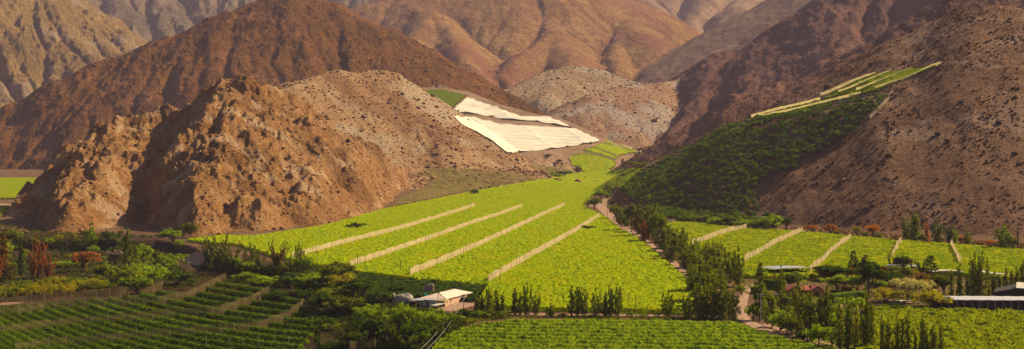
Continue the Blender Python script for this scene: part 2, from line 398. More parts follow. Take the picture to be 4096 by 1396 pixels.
class MB:
    def __init__(s): s.v=[]; s.f=[]
    def add(s,V,Fc):
        n=len(s.v); s.v+= [tuple(v) for v in V]; s.f+=[tuple(i+n for i in f) for f in Fc]; return s
    def box(s,x0,x1,y0,y1,z0,z1):
        return s.add([(x0,y0,z0),(x1,y0,z0),(x1,y1,z0),(x0,y1,z0),(x0,y0,z1),(x1,y0,z1),(x1,y1,z1),(x0,y1,z1)],[(0,3,2,1),(4,5,6,7),(0,1,5,4),(1,2,6,5),(2,3,7,6),(3,0,4,7)])
    def tube(s,p,q,r0,r1=None,n=6):
        p=Vector(p);q=Vector(q);r1=r0 if r1 is None else r1; d=(q-p).normalized(); u=d.orthogonal().normalized(); w=d.cross(u)
        V=[];
        for c,r in((p,r0),(q,r1)):
            for k in range(n): t=2*math.pi*k/n; V.append(c+u*math.cos(t)*r+w*math.sin(t)*r)
        Fc=[(k,(k+1)%n,n+(k+1)%n,n+k) for k in range(n)]+[tuple(range(n-1,-1,-1)),tuple(range(n,2*n))]
        return s.add(V,Fc)
    def build(s,name,mat,parent=None,smooth_=False):
        me=bpy.data.meshes.new(name); me.from_pydata(s.v,[],s.f); me.update(); me.materials.append(mat)
        if smooth_:
            for p in me.polygons: p.use_smooth=True
        o=bpy.data.objects.new(name,me); COL.objects.link(o)
        if parent: o.parent=parent
        return o
ORD=['first','second','third','fourth','fifth','sixth','seventh','eighth','ninth','tenth','eleventh','twelfth','thirteenth','fourteenth','fifteenth','sixteenth','seventeenth','eighteenth','nineteenth','twentieth','twenty-first','twenty-second','twenty-third','twenty-fourth','twenty-fifth','twenty-sixth','twenty-seventh','twenty-eighth','twenty-ninth','thirtieth','thirty-first','thirty-second']
def pip(px,py,poly):
    ins=np.zeros(px.shape,bool); n=len(poly)
    for i in range(n):
        ax,ay=poly[i];bx,by=poly[(i+1)%n]
        if ay==by: continue
        ins^=((ay>py)!=(by>py))&(px<(bx-ax)*(py-ay)/(by-ay)+ax)
    return ins
# ================= hills and ground =================
BR=dict(
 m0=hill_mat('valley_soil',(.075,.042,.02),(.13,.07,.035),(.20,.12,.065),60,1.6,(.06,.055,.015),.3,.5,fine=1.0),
 m1=hill_mat('rust_rock',(.115,.048,.015),(.28,.135,.044),(.44,.265,.12),26,0,(.06,.03,.012),.30,1.0,pale=(.44,.30,.18),palef=(.54,.64),fine=.9),
 m2=hill_mat('pale_scree',(.18,.075,.028),(.31,.175,.078),(.38,.26,.14),70,0,(.07,.045,.02),.30,.8,pale=(.37,.28,.18),palef=(.50,.62),fine=1.6),
 m3=hill_mat('brown_slope',(.07,.027,.005),(.155,.062,.009),(.24,.105,.017),90,7.0,(.05,.022,.009),.32,1.0,pale=(.23,.095,.04),palef=(.56,.66),fine=3),
 m4=hill_mat('knoll_gravel',(.23,.135,.07),(.33,.215,.12),(.40,.28,.17),90,9.0,(.15,.09,.05),.33,.8,pale=(.33,.28,.21),palef=(.5,.62),fine=4),
 m5=hill_mat('spur_gravel',(.20,.10,.052),(.30,.17,.095),(.38,.25,.15),80,8.0,(.13,.07,.04),.33,.8,pale=(.38,.31,.25),palef=(.5,.6),fine=4),
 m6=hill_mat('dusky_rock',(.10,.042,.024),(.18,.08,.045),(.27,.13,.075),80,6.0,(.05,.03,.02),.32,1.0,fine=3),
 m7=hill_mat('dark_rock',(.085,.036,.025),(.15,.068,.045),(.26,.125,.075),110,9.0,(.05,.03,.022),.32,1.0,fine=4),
 m8=hill_mat('dusty_ridge',(.15,.085,.055),(.23,.14,.09),(.31,.20,.13),140,12.0,(.11,.06,.04),.32,.9,fine=5),
 m9=hill_mat('ochre_mountain',(.20,.088,.032),(.30,.155,.055),(.40,.25,.095),230,13.0,(.12,.06,.03),.36,.9,pale=(.25,.10,.055),palef=(.52,.6),fine=6),
 m10=hill_mat('olive_crag',(.17,.105,.04),(.28,.17,.055),(.39,.24,.07),120,12.0,(.09,.06,.03),.32,1.2,pale=(.36,.26,.17),palef=(.54,.62),fine=5),
 m11=hill_mat('blue_crag',(.14,.10,.06),(.24,.175,.10),(.34,.25,.14),200,18.0,(.10,.07,.05),.32,1.3,fine=8),
 m12=hill_mat('far_range',(.22,.125,.07),(.31,.19,.11),(.40,.26,.155),260,22.0,(.14,.09,.06),.32,.9,fine=9),
 m13=hill_mat('shrubby_slope',(.115,.055,.03),(.185,.094,.05),(.28,.16,.09),50,0,(.075,.04,.026),.36,.9,pale=(.36,.23,.16),palef=(.54,.64),fine=1.1),
 m14=hill_mat('bench_soil',(.17,.10,.06),(.24,.15,.09),(.32,.21,.13),50,4.0,(.10,.07,.03),.3,.6,fine=2),
)
HN={0:('ground','flat reddish soil of the valley floor under the fields and trees','valley floor'),
1:('rocky_hill','craggy rust-brown rocky hill rising directly behind the trees on the left','hill'),
2:('scree_hill','pale grey and tan scree hill with a dark red rocky crest, behind the craggy hill','hill'),
3:('brown_mountain','big smooth dark orange-brown peak touching the top of the picture','mountain'),
4:('gravel_knoll','pale stony knoll behind the white net covers','hill'),
5:('gravel_spur','rounded tan gravel spur between the white net covers and the dark slopes','hill'),
6:('dusky_spur','low dusky brown spur running down behind the green hillside terraces','hill'),
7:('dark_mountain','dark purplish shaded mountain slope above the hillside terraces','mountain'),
8:('dusty_mountain','hazy dusty ridge slanting down to the narrow pass','mountain'),
9:('ochre_mountain','broad ochre and orange mountain face above the pale knoll','mountain'),
10:('olive_mountain','olive and tan craggy mountain in the upper left corner','mountain'),
11:('distant_mountain','bluish hazy craggy mountain far behind the brown peak','mountain'),
12:('distant_range','most distant hazy pinkish slopes above the pass','mountain'),
13:('shrubby_hill','large brown hillside dotted with small shrubs, carrying the dark orchard','hill'),
14:('cultivated_bench','gently sloping brown ground under the white net covers','hill')}
def build_hills():
    V=np.stack([X,YY,h],-1).reshape(-1,3).astype(np.float32)
    ii,jj=np.mgrid[0:R-1,0:C-1]; q0=ii*C+jj
    Q=np.stack([q0,q0+1,q0+C+1,q0+C],-1).reshape(-1,4)
    fid=gid[:-1,:-1].ravel()
    soil_shade=(smooth(5,-5,polydist(X,YY,[floor_pix(*q,-6.5) for q in [(-300,775),(45,768),(300,748),(415,728),(560,700),(700,690),(860,690),(1000,760),(1110,800),(1080,1150),(-400,1150)]]))*.9)  # moist vineyard soil, with shade between the rows painted into its tone
    soil_shade=np.maximum(soil_shade,.7*smooth(8,-8,polydist(X,YY,[floor_pix(*q,-6.5) for q in [(-400,606),(180,606),(390,616),(470,640),(560,672),(760,694),(700,720),(300,760),(-400,775)]]))).ravel(); oo=oc.ravel(); ff=flow.ravel()  # river flat: hill-foot shadow and dark growth painted over the dark soil
    for k,(nm,lb,ct) in HN.items():
        q=Q[fid==k]
        if len(q)==0: continue
        u,inv=np.unique(q,return_inverse=True)
        o=mesh_np(nm,V[u],inv.reshape(-1,4),BR['m%d'%k],True,attrs={'soil_shade':soil_shade[u]*(k==0),'outcrop':oo[u]*(table(ROUGH,gid.ravel()[u])>.3),'flow':ff[u]})
        tag(o,lb,ct,kind='structure')
build_hills()
pl=mesh_np('outer_ground',[(-6400,-390,-9),(6400,-390,-9),(6400,9290,-9),(-6400,9290,-9)],[(0,1,2,3)],BR['m0']); tag(pl,'plain dusty ground stretching away beyond the valley','plain',kind='structure')
# ================= vineyards grown as roofs of leaves =================
def canopy(name,poly,hc,Yr,mat,amp=.45,wl=3.0,rows=None,ids=None,skirt=True,sub=(1,1),gaps=0,label=None,cat='vineyard',group=None,seed=0,flat=True,aR=None):
    px0=min(p[0] for p in poly);px1=max(p[0] for p in poly)
    a0=max((px0-CX)/F,ga[0]);a1=min((px1-CX)/F,ga[-1])
    na=int((a1-a0)/(DA/sub[0]))+1; nl=int((math.log(Yr[1]/Yr[0]))/(DL/sub[1]))+1
    a=np.linspace(a0,a1,na); Y=np.exp(np.linspace(math.log(Yr[0]),math.log(Yr[1]),nl))
    Xg=a[None]*Y[:,None]; Yg=np.repeat(Y[:,None],na,1)
    # shift every sample a little so the sheet has no regular grid
    jx=(rng.random(Xg.shape)-.5)*.8*Yg*(a[1]-a[0]); jy=(rng.random(Xg.shape)-.5)*.8*Yg*(math.log(Yr[1]/Yr[0])/nl)
    Xg=Xg+jx;Yg=Yg+jy
    z=Hat(Xg,Yg)+hc
    sx=CX+F*Xg/Yg+1.5*perlin(Xg/7,Yg/7,seed+3); sy=HY-(z-CH)*F/Yg+1.0*perlin(Xg/7,Yg/7,seed+4)
    ins=pip(sx,sy,poly)
    n=fbm(Xg/wl,Yg/wl,3,seed+11,.65)
    lowp=fbm(Xg/40,Yg/40,3,seed+13)
    dz=amp*n+amp*.9*(rng.random(Xg.shape)-.5)-amp*2.6*smooth(.28,.6,perlin(Xg/(wl*1.5),Yg/(wl*1.1),seed+17)+.25*n)
    if rows is not None:
        r=rows(Xg,Yg); dz=dz-r
    if gaps: dz=dz-hc*.9*smooth(.42,.55,lowp)*gaps
    zz=z+dz
    cell=ins[:-1,:-1]&ins[1:,:-1]&ins[:-1,1:]&ins[1:,1:]
    idx=np.arange(nl*na).reshape(nl,na)
    q=np.stack([idx[:-1,:-1],idx[:-1,1:],idx[1:,1:],idx[1:,:-1]],-1)[cell]
    V=np.stack([Xg,Yg,zz],-1).reshape(-1,3)
    Vl=[V]; Ql=[q]
    if skirt:
        base=np.stack([Xg,Yg,z-hc*.92],-1).reshape(-1,3)
        cp=np.pad(cell,1)
        ci,cj=np.nonzero(cell)
        n0=len(V); S=[]
        def edge(m,A,B):
            S.append(np.stack([A[m],B[m],B[m]+n0,A[m]+n0],-1))
        ce=cell; I=idx
        up=cp[:-2,1:-1];dn=cp[2:,1:-1];lf=cp[1:-1,:-2];rt=cp[1:-1,2:]
        edge(ce&~up,I[:-1,:-1],I[:-1,1:]); edge(ce&~dn,I[1:,1:],I[1:,:-1]); edge(ce&~lf,I[1:,:-1],I[:-1,:-1]); edge(ce&~rt,I[:-1,1:],I[1:,1:])
        S=np.concatenate(S); Vl.append(base); Ql.append(S[rng.random(len(S))<.9])
    V=np.concatenate(Vl);Q=np.concatenate(Ql)
    u,inv=np.unique(Q,return_inverse=True)
    o=mesh_np(name,V[u],inv.reshape(-1,4),mat,not flat)
    return tag(o,label,cat,group,'stuff')
VINE=leaf_mat('vine_leaves',(.17,.25,.001),(.325,.40,.0015),.45,(.40,.40,.002),.3)
VINE_NEAR=leaf_mat('vine_leaves_near',(.09,.15,.005),(.20,.25,.006),.40,None,.4)
VINE_NEAR2=leaf_mat('bumpy_vine_leaves',(.15,.20,.003),(.31,.34,.003),.42,None,.3)
VINE_DARK=leaf_mat('vine_leaves_dark',(.022,.045,.006),(.055,.085,.008),.3,None,.5)
VINE_DEEP=leaf_mat('vine_leaves_deep',(.035,.085,.006),(.085,.15,.008),.35,None,.5)
main_poly=[(470,600),(560,590),(640,592),(720,580),(800,568),(870,551),(960,526),(1060,506),(1200,478),(1340,453),(1430,438),(1500,428),(1600,421),(1622,423),(1600,440),(1570,466),(1500,482),(1466,516),(1492,528),(1525,545),(1560,572),(1610,600),(1680,655),(1742,712),(1752,776),(1600,776),(1350,772),(1214,765),(1206,745),(1228,714),(1100,703),(985,691),(900,680),(790,662),(690,640),(600,612),(520,608)]
canopy('trellised_vineyard',main_poly,2.0,(560,2950),VINE,.85,2.6,label='huge bright yellow-green trellised vineyard crossed by four cream nets',seed=1,sub=(1,1.2))
right_poly=[(1655,562),(1700,556),(1780,560),(1860,570),(2010,580),(2140,592),(2270,603),(2400,612),(2576,626),(2700,634),(2700,700),(2576,698),(2450,690),(2330,675),(2200,676),(2110,684),(2040,692),(1960,694),(1860,690),(1790,650),(1740,622),(1690,592)]
canopy('trellised_vineyard',right_poly,2.0,(640,1250),VINE,.85,2.6,label='bright yellow-green vineyard at the foot of the shrubby hill, crossed by five wavy nets',seed=2,sub=(1,1.2))
def rows_bottom(x,Y):
    w=Y+.10*x+4*perlin(x/30,Y/30,5)
    return 1.5*smooth(.25,.85,np.abs(np.mod(w/9.5,1)-.5)*2)*(.25+.75*smooth(585,500,Y+.45*x))
bot_poly=[(1080,880),(1108,848),(1150,828),(1200,812),(1290,801),(1500,800),(1700,802),(1850,808),(1950,840),(2030,858),(2120,884),(2150,940),(1040,960)]
canopy('trellised_vineyard',bot_poly,2.0,(430,620),VINE_NEAR,.6,2.8,rows=rows_bottom,label='green vineyard with faint rows along the bottom edge, below the row of poplars',seed=3,sub=(1,1.3))
br_poly=[(2186,782),(2260,777),(2400,777),(2576,781),(2700,781),(2700,960),(2180,960),(2150,880)]
canopy('trellised_vineyard',br_poly,2.0,(430,620),VINE_NEAR2,1.2,5.5,label='bumpy sunlit vineyard in the bottom right corner in front of the black net shed',seed=4,sub=(1,1.3))
def rows_house(x,Y):
    w=Y-.12*x+4*perlin(x/25,Y/25,5)
    return 1.7*smooth(.3,.8,np.abs(np.mod(w/12.,1)-.5)*2)
canopy('vine_rows',[(800,668),(905,684),(990,694),(1100,707),(1226,718),(1200,745),(1190,752),(1090,738),(1000,752),(930,745),(880,720)],1.9,(540,760),VINE_DARK,.6,3,rows=rows_house,label='dark green rows of vines between the white-roofed house and the bright vineyard',seed=5,sub=(1,1.3))
canopy('trellised_vineyard',[(-120,446),(118,446),(96,462),(62,486),(30,507),(-120,512)],2.0,(1500,2500),VINE,.4,4,label='upper part of the distant green field at the left edge behind the craggy hill',seed=6)
canopy('trellised_vineyard',[(-120,518),(26,516),(12,530),(-2,544),(-120,545)],2.0,(1200,1600),VINE,.4,4,label='lower part of the distant green field at the left edge',seed=7)
def rows_far(x,Y): return 1.0*smooth(.3,.9,np.abs(np.mod((Y+.3*x)/11,1)-.5)*2)
canopy('hillside_vineyard',[(1062,226),(1112,223),(1176,239),(1132,276),(1040,245)],2.0,(2400,3200),VINE_NEAR,.5,5,rows=rows_far,label='small dark green ribbed vineyard above the upper white net cover',seed=8)
canopy('hillside_vineyard',[(1430,392),(1470,382),(1505,387),(1550,403),(1548,420),(1520,432),(1470,431),(1436,412)],2.0,(2250,2900),VINE,.5,5,rows=lambda x,Y:.5*rows_far(x,Y),label='ribbed green vineyard patch below the lower white net cover, lowest of the terraces',seed=9)
canopy('hillside_vineyard',[(1462,376),(1485,369),(1526,352),(1560,364),(1614,382),(1585,385),(1556,394),(1550,402),(1510,386)],2.0,(2250,2950),VINE,.5,5,label='small green terraces striped with nets beside the tip of the lower white cover',seed=10)
tp=lambda l:[(1572+x*.4012,y*.4012) for x,y in l]
canopy('hillside_vineyard',tp([(1235,612),(1330,560),(1450,500),(1570,455),(1700,440),(1860,418),(1980,392),(1900,430),(1700,510),(1600,555),(1480,582),(1380,585),(1320,600)]),1.5,(1250,1800),VINE,.4,3,label='bright green vines on the steep upper terraces of the shrubby hill',seed=11)
canopy('hillside_vineyard',tp([(750,752),(900,700),(1050,665),(1200,632),(1360,592),(1480,588),(1440,612),(1320,645),(1150,695),(1000,722),(860,748)]),1.4,(1300,2000),VINE,.4,3,label='thin strip of vines along the upper edge of the dark orchard',seed=12)
# dry, nearly leafless vine rows on the fan below the scree hill
DRY=leaf_mat('dry_vines',(.12,.085,.03),(.21,.155,.055),.2,(.15,.15,.03),.12)
def rows_dry(x,Y): return 1.9*smooth(.2,.7,np.abs(np.mod((Y-.35*x+8*perlin(x/60,Y/60,3))/15,1)-.5)*2)
canopy('dry_vine_rows',[(1062,425),(1120,418),(1240,430),(1330,440),(1345,450),(1200,474),(1060,502),(985,518),(1010,494),(1070,470),(1085,445)],1.5,(1300,2250),DRY,.35,3,rows=rows_dry,skirt=False,gaps=.0,label='rows of dry brown vines on the slope between the hills and the big vineyard',seed=13,sub=(1,1.4))
canopy('dry_vine_rows',[(1330,410),(1400,420),(1420,440),(1395,442),(1345,425)],.9,(2000,2700),DRY,.35,3,skirt=False,label='small patch of dry vines at the right foot of the scree hill',seed=14)
VINE_ROW=leaf_mat('vine_row_leaves',(.035,.075,.003),(.125,.18,.006),.38,None,.6)
# ---------- left vineyard: every row a thing ----------
row_poly=[(-60,778),(45,768),(180,757),(300,748),(415,728),(470,742),(560,705),(640,700),(700,720),(745,745),(790,770),(800,820),(760,870),(760,990),(-60,990)]
def inside1(px,py,poly): return bool(pip(np.array([px]),np.array([py]),poly)[0])
rowc=0
rowobjs=[]
for k in range(27):
    c=752+k*16.5
    runs=[];cur=[]
    for px in np.arange(-50,800,4):
        py=c-247*math.exp(-px/450)
        if inside1(px,py,row_poly) and py<960: cur.append((px,py))
        else:
            if len(cur)>12: runs.append(cur)
            cur=[]
    if len(cur)>12: runs.append(cur)
    for run in runs:
        P=[place(px,min(py,940),1.6) for px,py in run]
        # resample along the row
        L=[0]
        for a,b in zip(P[:-1],P[1:]): L.append(L[-1]+(b-a).length)
        n=max(6,int(L[-1]/.45)); s=np.linspace(0,L[-1],n)
        xs=np.interp(s,L,[p.x for p in P]); ys=np.interp(s,L,[p.y for p in P])
        tx=np.gradient(xs);ty=np.gradient(ys);tl=np.hypot(tx,ty);nx=-ty/tl;ny=tx/tl
        m=11; th=np.linspace(-.15*math.pi,1.15*math.pi,m)
        w=1.7*(1+.25*perlin(s/3,s*0+k,71)); hh=1.7*(1+.22*perlin(s/2.2,s*0+k,72))
        gz=Hat(xs,ys)
        ox=np.cos(th)[None]*w[:,None]*(1+.28*(rng.random((n,m))-.5)); oz=(.25+np.maximum(np.sin(th)[None],-.1)*.95)*hh[:,None]*(1+.3*(rng.random((n,m))-.5))
        V=np.stack([xs[:,None]+nx[:,None]*ox+.25*(rng.random((n,m))-.5),ys[:,None]+ny[:,None]*ox+.25*(rng.random((n,m))-.5),gz[:,None]+oz],-1)
        org=Vector((xs[0],ys[0],gz[0])); V=V-np.array(org)
        idx=np.arange(n*m).reshape(n,m); q=np.stack([idx[:-1,:-1],idx[1:,:-1],idx[1:,1:],idx[:-1,1:]],-1).reshape(-1,4)
        nq=int(L[-1]*42); tq=rng.random(nq)*(n-1); iq=tq.astype(int); an=math.pi*rng.random(nq); rr=1+.35*rng.normal(size=nq)*.6
        wq=w[iq]*(1.05+.18*np.sin(tq*.9+k)); hq=hh[iq]
        cx_=xs[iq]+nx[iq]*np.cos(an)*wq*rr; cy_=ys[iq]+ny[iq]*np.cos(an)*wq*rr; c_=np.stack([cx_,cy_,gz[iq]+.25+np.sin(an)*hq*rr],-1)-np.array(org)
        c_=c_+.25*rng.normal(size=c_.shape)
        nr=np.stack([nx[iq]*np.cos(an),ny[iq]*np.cos(an),np.sin(an)],-1)+.7*rng.normal(size=(nq,3)); nr/=np.linalg.norm(nr,axis=1)[:,None]
        t_=np.cross(nr,rng.normal(size=(nq,3))); t_/=np.linalg.norm(t_,axis=1)[:,None]; b_=np.cross(nr,t_); sz=(.2+.22*rng.random(nq))[:,None]
        lv=np.stack([c_-t_*sz,c_-b_*sz*.6,c_+t_*sz,c_+b_*sz*.6],1).reshape(-1,3)
        V=np.concatenate([V.reshape(-1,3),lv]); q=np.concatenate([q,np.arange(4*nq).reshape(nq,4)+n*m])
        o=mesh_np('vine_row',V,q,VINE_ROW,False); o.location=org
        rowobjs.append(o)
def rl(i,n):
    if i==0: return 'dark green vine row topmost in the netted vineyard, nearest the shrubs'
    return f'dark green vine row, {ORD[i] if i<len(ORD) else str(i+1)+"th"} one down from the shrubs in the netted vineyard'
rowobjs.sort(key=lambda o:-o.location.y)
for i,o in enumerate(rowobjs): tag(o,rl(i,len(rowobjs)),'vine row','rows of vines in the lower left vineyard')
# ================= nets =================
NET=net_mat('cream_net',(.72,.54,.30),.25,.45)
NET_T=net_mat('terrace_net',(.64,.55,.24),.25,.55)
NET_D=net_mat('brown_net',(.28,.19,.08),.62,.5)
WOOD=plain('grey_wood',(.30,.21,.13),.85)
PWOOD=plain('pale_stake',(.50,.40,.27),.85)
def net_fence(pts,ht,label,group,mat=NET,up=2.0,base=0.0,dpost=9.0,name='net_fence',Yr=None,sag=.6,post=WOOD,pr=.07,lean=.3,subdiv=1.5):
    P=[place(px,py,up,Yr) for px,py in pts]
    L=[0]
    for a,b in zip(P[:-1],P[1:]): L.append(L[-1]+math.hypot(b.x-a.x,b.y-a.y))
    n=max(4,int(L[-1]/subdiv)); s=np.linspace(0,L[-1],n)
    xs=np.interp(s,L,[p.x for p in P]);ys=np.interp(s,L,[p.y for p in P]); gz=Hat(xs,ys)
    k=np.ones(7)/7; gz=np.convolve(np.pad(gz,3,'edge'),k,'valid')
    tx=np.gradient(xs);ty=np.gradient(ys);tl=np.hypot(tx,ty);nx=-ty/tl;ny=tx/tl
    sd=rng.integers(1000); wob=1.3*perlin(s/7,s*0+.5,sd)+.5*perlin(s/2.5,s*0+.5,sd+9)
    top=ht*(1+.13*perlin(s/16,s*0+.3,sd+2)+.07*perlin(s/5,s*0+.3,sd+7))-sag*np.abs(np.sin(s/dpost*math.pi))*(.9+.9*perlin(s/dpost,s*0+.7,sd+8))
    V=[];m=4
    for r in range(m+1):
        f=r/m; bul=(wob+.25*np.sin(s*2.1+sd))*math.sin(f*math.pi)*.6+lean*f*perlin(s/11,s*0+.9,sd+5)
        V.append(np.stack([xs+nx*bul,ys+ny*bul,gz+base+(top-base)*f],-1))
    V=np.stack(V,1); org=np.array([xs[0],ys[0],gz[0]]); 
    root=empty(name,Vector(org),0,label,'net fence',group)
    idx=np.arange(n*(m+1)).reshape(n,m+1); q=np.stack([idx[:-1,:-1],idx[1:,:-1],idx[1:,1:],idx[:-1,1:]],-1).reshape(-1,4)
    mesh_np('net',(V-org).reshape(-1,3),q,mat,True,root)
    npst=min(int(L[-1]/dpost)+1,95)
    for t in np.linspace(0,L[-1],npst):
        x=np.interp(t,s,xs)-org[0];y=np.interp(t,s,ys)-org[1];z=np.interp(t,s,gz)-org[2]
        MB().tube((x,y+.12,z-.3),(x+.15*random.uniform(-1,1),y+.12,z+ht+.25),pr,pr*.8,5).build('post',post,root)
    return root
G='cream net windbreaks across the big vineyard'
net_fence([(736,648),(790,633),(900,604),(1000,579),(1100,549),(1195,519)],5.4,'long cream net across the big vineyard, closest to the craggy hill',G)
net_fence([(880,669),(960,644),(1080,603),(1180,566),(1260,540),(1313,520)],5.4,'long cream net across the big vineyard, second one from the craggy hill',G)
net_fence([(1032,691),(1120,656),(1220,612),(1320,564),(1420,517)],5.6,'long cream net across the big vineyard, third one from the craggy hill',G)
net_fence([(1230,708),(1300,667),(1380,622),(1450,582),(1508,545)],5.8,'long cream net across the big vineyard, nearest the tree-lined road',G)
G='wavy net windbreaks across the right vineyard'
net_fence([(1740,617),(1785,600),(1830,584),(1878,574)],5.6,'wavy cream net on the right vineyard, closest to the dark orchard',G,lean=1.2)
net_fence([(1873,657),(1915,634),(1960,608),(2018,583)],5.6,'wavy cream net on the right vineyard, second from the dark orchard',G,lean=1.2)
net_fence([(2037,682),(2068,660),(2090,636),(2120,612),(2142,599)],5.6,'wavy cream net on the right vineyard ending by the grey flat roof',G,lean=1.4)
net_fence([(2243,646),(2252,632),(2260,618),(2266,607)],5.6,'short narrow wavy net on the right vineyard above the dark garden trees',G,lean=1.8)
net_fence([(2416,662),(2408,645),(2398,626),(2393,614)],5.6,'narrow wavy net on the right vineyard farthest from the dark orchard',G,lean=1.8)
G='brown curved nets in the lower left vineyard'
kw=dict(mat=NET_D,up=.0,dpost=6.5,sag=.3,post=PWOOD,pr=.09,lean=.2)
net_fence([(-30,775),(40,770),(100,764),(180,757),(290,747),(385,735),(418,724)],4.6,'uppermost brown net curving along the yellow shrubs',G,**kw)
net_fence([(-30,805),(40,799),(110,788),(200,781),(290,777),(400,769),(470,757),(510,738),(545,719),(568,708)],4.6,'brown curved net, second one down from the yellow shrubs',G,**kw)
net_fence([(-30,852),(90,837),(180,826),(290,818),(370,811),(440,804),(520,799),(560,794),(600,780),(640,765),(676,744)],4.8,'brown curved net, third one down from the yellow shrubs',G,**kw)
net_fence([(40,892),(110,882),(170,876),(260,869),(350,860),(450,851),(560,843),(650,832),(710,814),(745,790),(773,766)],4.6,'lowest long brown net with its torn crumpled end beside the dark thicket',G,**{**kw,'sag':.8,'lean':.8})
net_fence([(806,872),(835,868),(864,866)],5.5,'short tall brown net panel near the bottom edge below the reed thicket',G,**{**kw,'lean':.5})
net_fence([(880,888),(910,882),(945,878),(974,874)],4.2,'short brown net panel at the bottom edge beside the reed thicket',G,**kw)
# terrace nets on the shrubby hill
G='pale nets on the hillside terraces'
hn=lambda l:tp(l)
kw=dict(mat=NET_T,up=0,Yr=(1200,2100),dpost=10,sag=.15,pr=.06,lean=.1,subdiv=2.5)
net_fence(hn([(1225,606),(1330,558),(1450,508),(1575,462)]),3.1,'uppermost pale net strip on the hillside terraces',G,**kw)
net_fence(hn([(1340,590),(1450,545),(1560,498),(1665,452)]),3.1,'second pale net strip down on the hillside terraces',G,**kw)
net_fence(hn([(1450,578),(1560,534),(1690,482),(1806,432)]),3.1,'third pale net strip down on the hillside terraces',G,**kw)
net_fence(hn([(1570,566),(1700,518),(1840,458),(1982,396)]),3.1,'lowest and longest pale net strip of the upper terraces',G,**kw)
net_fence(hn([(790,740),(900,708),(1020,680),(1120,658),(1225,628)]),3.2,'pale net along the far side of the thin vine strip above the orchard',G,**kw)
net_fence(hn([(860,740),(980,714),(1120,682),(1260,648),(1380,616),(1480,594)]),3.1,'pale net along the top edge of the dark orchard',G,**kw)
net_fence([(2246,232),(2236,248),(2222,266),(2205,284),(2188,302)],4.0,'greyish net on the right edge of the dark orchard',G,**{**kw,'mat':net_mat('grey_net',(.50,.38,.26),.25,.4)})
G='nets across the small terraces by the white covers'
kw=dict(mat=NET_T,up=2,Yr=(2200,3000),dpost=12,sag=.2,pr=.07,lean=.2,subdiv=4)
net_fence([(1438,387),(1468,385),(1508,391),(1547,405)],6.5,'lowest net across the small terraces below the white covers',G,**kw)
net_fence([(1488,371),(1515,380),(1554,396)],6.5,'second net up across the small terraces below the white covers',G,**kw)
net_fence([(1518,359),(1540,367),(1567,377)],6.5,'third net up across the small terraces below the white covers',G,**kw)
net_fence([(1526,354),(1558,365),(1590,377)],6.0,'topmost net across the small terraces below the white covers',G,**kw)
net_fence([(1594,379),(1603,381),(1613,384)],6.0,'shortest net at the far corner of the small terraces',G,**kw)
# ---------- big white net covers ----------
WHITE=NM('white_net_cover',.85,.1)
WHITE.color(WHITE.mix(1,(.60,.545,.43),WHITE.ramp(WHITE.noise(.02,5,.6),[(.3,.9),(.7,1.05)]),'MULTIPLY')); WHITE.bump(WHITE.noise(.12,4,.6,stretch=(.25,1,1)),.5,2.0)
SIDE=net_mat('olive_side_net',(.25,.19,.10),.1,.3)
def cover(poly,Yr,label,seed,ht=5.0):
    px0=min(p[0] for p in poly);px1=max(p[0] for p in poly)
    a=np.linspace((px0-CX)/F,(px1-CX)/F,int((px1-px0)/1.3)); Y=np.exp(np.linspace(math.log(Yr[0]),math.log(Yr[1]),360))
    Xg=a[None]*Y[:,None];Yg=np.repeat(Y[:,None],len(a),1)
    g=Hat(Xg,Yg); z=g+ht
    ins=pip(CX+F*Xg/Yg,HY-(z-CH)*F/Yg,poly)
    w=Yg-.25*Xg+14*perlin(Xg/90,Yg/90,seed)
    z=z-3.2*np.abs(np.sin(w/9.5))**.55*(.75+.9*perlin(Xg/70,Yg/50,seed+1))-1.6*np.abs(np.sin((Xg+.3*Yg+10*perlin(Xg/60,Yg/60,seed+5))/26))**.5+.7*perlin(Xg/22,Yg/10,seed+2)
    cell=ins[:-1,:-1]&ins[1:,:-1]&ins[:-1,1:]&ins[1:,1:]
    idx=np.arange(Xg.size).reshape(Xg.shape)
    q=np.stack([idx[:-1,:-1],idx[:-1,1:],idx[1:,1:],idx[1:,:-1]],-1)[cell]
    V=np.stack([Xg,Yg,z],-1).reshape(-1,3); B=np.stack([Xg,Yg,g-.2],-1).reshape(-1,3)
    u,inv=np.unique(q,return_inverse=True); org=V[u].mean(0)
    root=empty('net_cover',Vector(org),0,label,'net cover','white net covers on the slope')
    mesh_np('sheet',V[u]-org,inv.reshape(-1,4),WHITE.m,True,root)
    cp=np.pad(cell,1);S=[];n0=len(V);I=idx
    for m,A_,B_ in ((cell&~cp[:-2,1:-1],I[:-1,:-1],I[:-1,1:]),(cell&~cp[2:,1:-1],I[1:,1:],I[1:,:-1]),(cell&~cp[1:-1,:-2],I[1:,:-1],I[:-1,:-1]),(cell&~cp[1:-1,2:],I[:-1,1:],I[1:,1:])):
        S.append(np.stack([A_[m],B_[m],B_[m]+n0,A_[m]+n0],-1))
    S=np.concatenate(S); VV=np.concatenate([V,B]); u,inv=np.unique(S,return_inverse=True)
    mesh_np('side_net',VV[u]-org,inv.reshape(-1,4),SIDE,False,root)
cover([(1133,277),(1176,240),(1215,254),(1250,266),(1290,281),(1312,288),(1375,289),(1405,298),(1441,317),(1428,315),(1405,310),(1350,300),(1310,298),(1265,295),(1230,286),(1200,282)],(2350,3100),'upper white net cover sheet, narrow, next to the ribbed green vineyard',21)
cover([(1120,286),(1150,286),(1190,291),(1230,299),(1265,307),(1310,312),(1350,313),(1420,318),(1450,320),(1480,333),(1509,347),(1506,352),(1480,355),(1430,363),(1380,370),(1330,374),(1290,380),(1240,384),(1150,350),(1100,310)],(2200,2800),'larger lower white net cover sheet ending in a point by the small terraces',22)
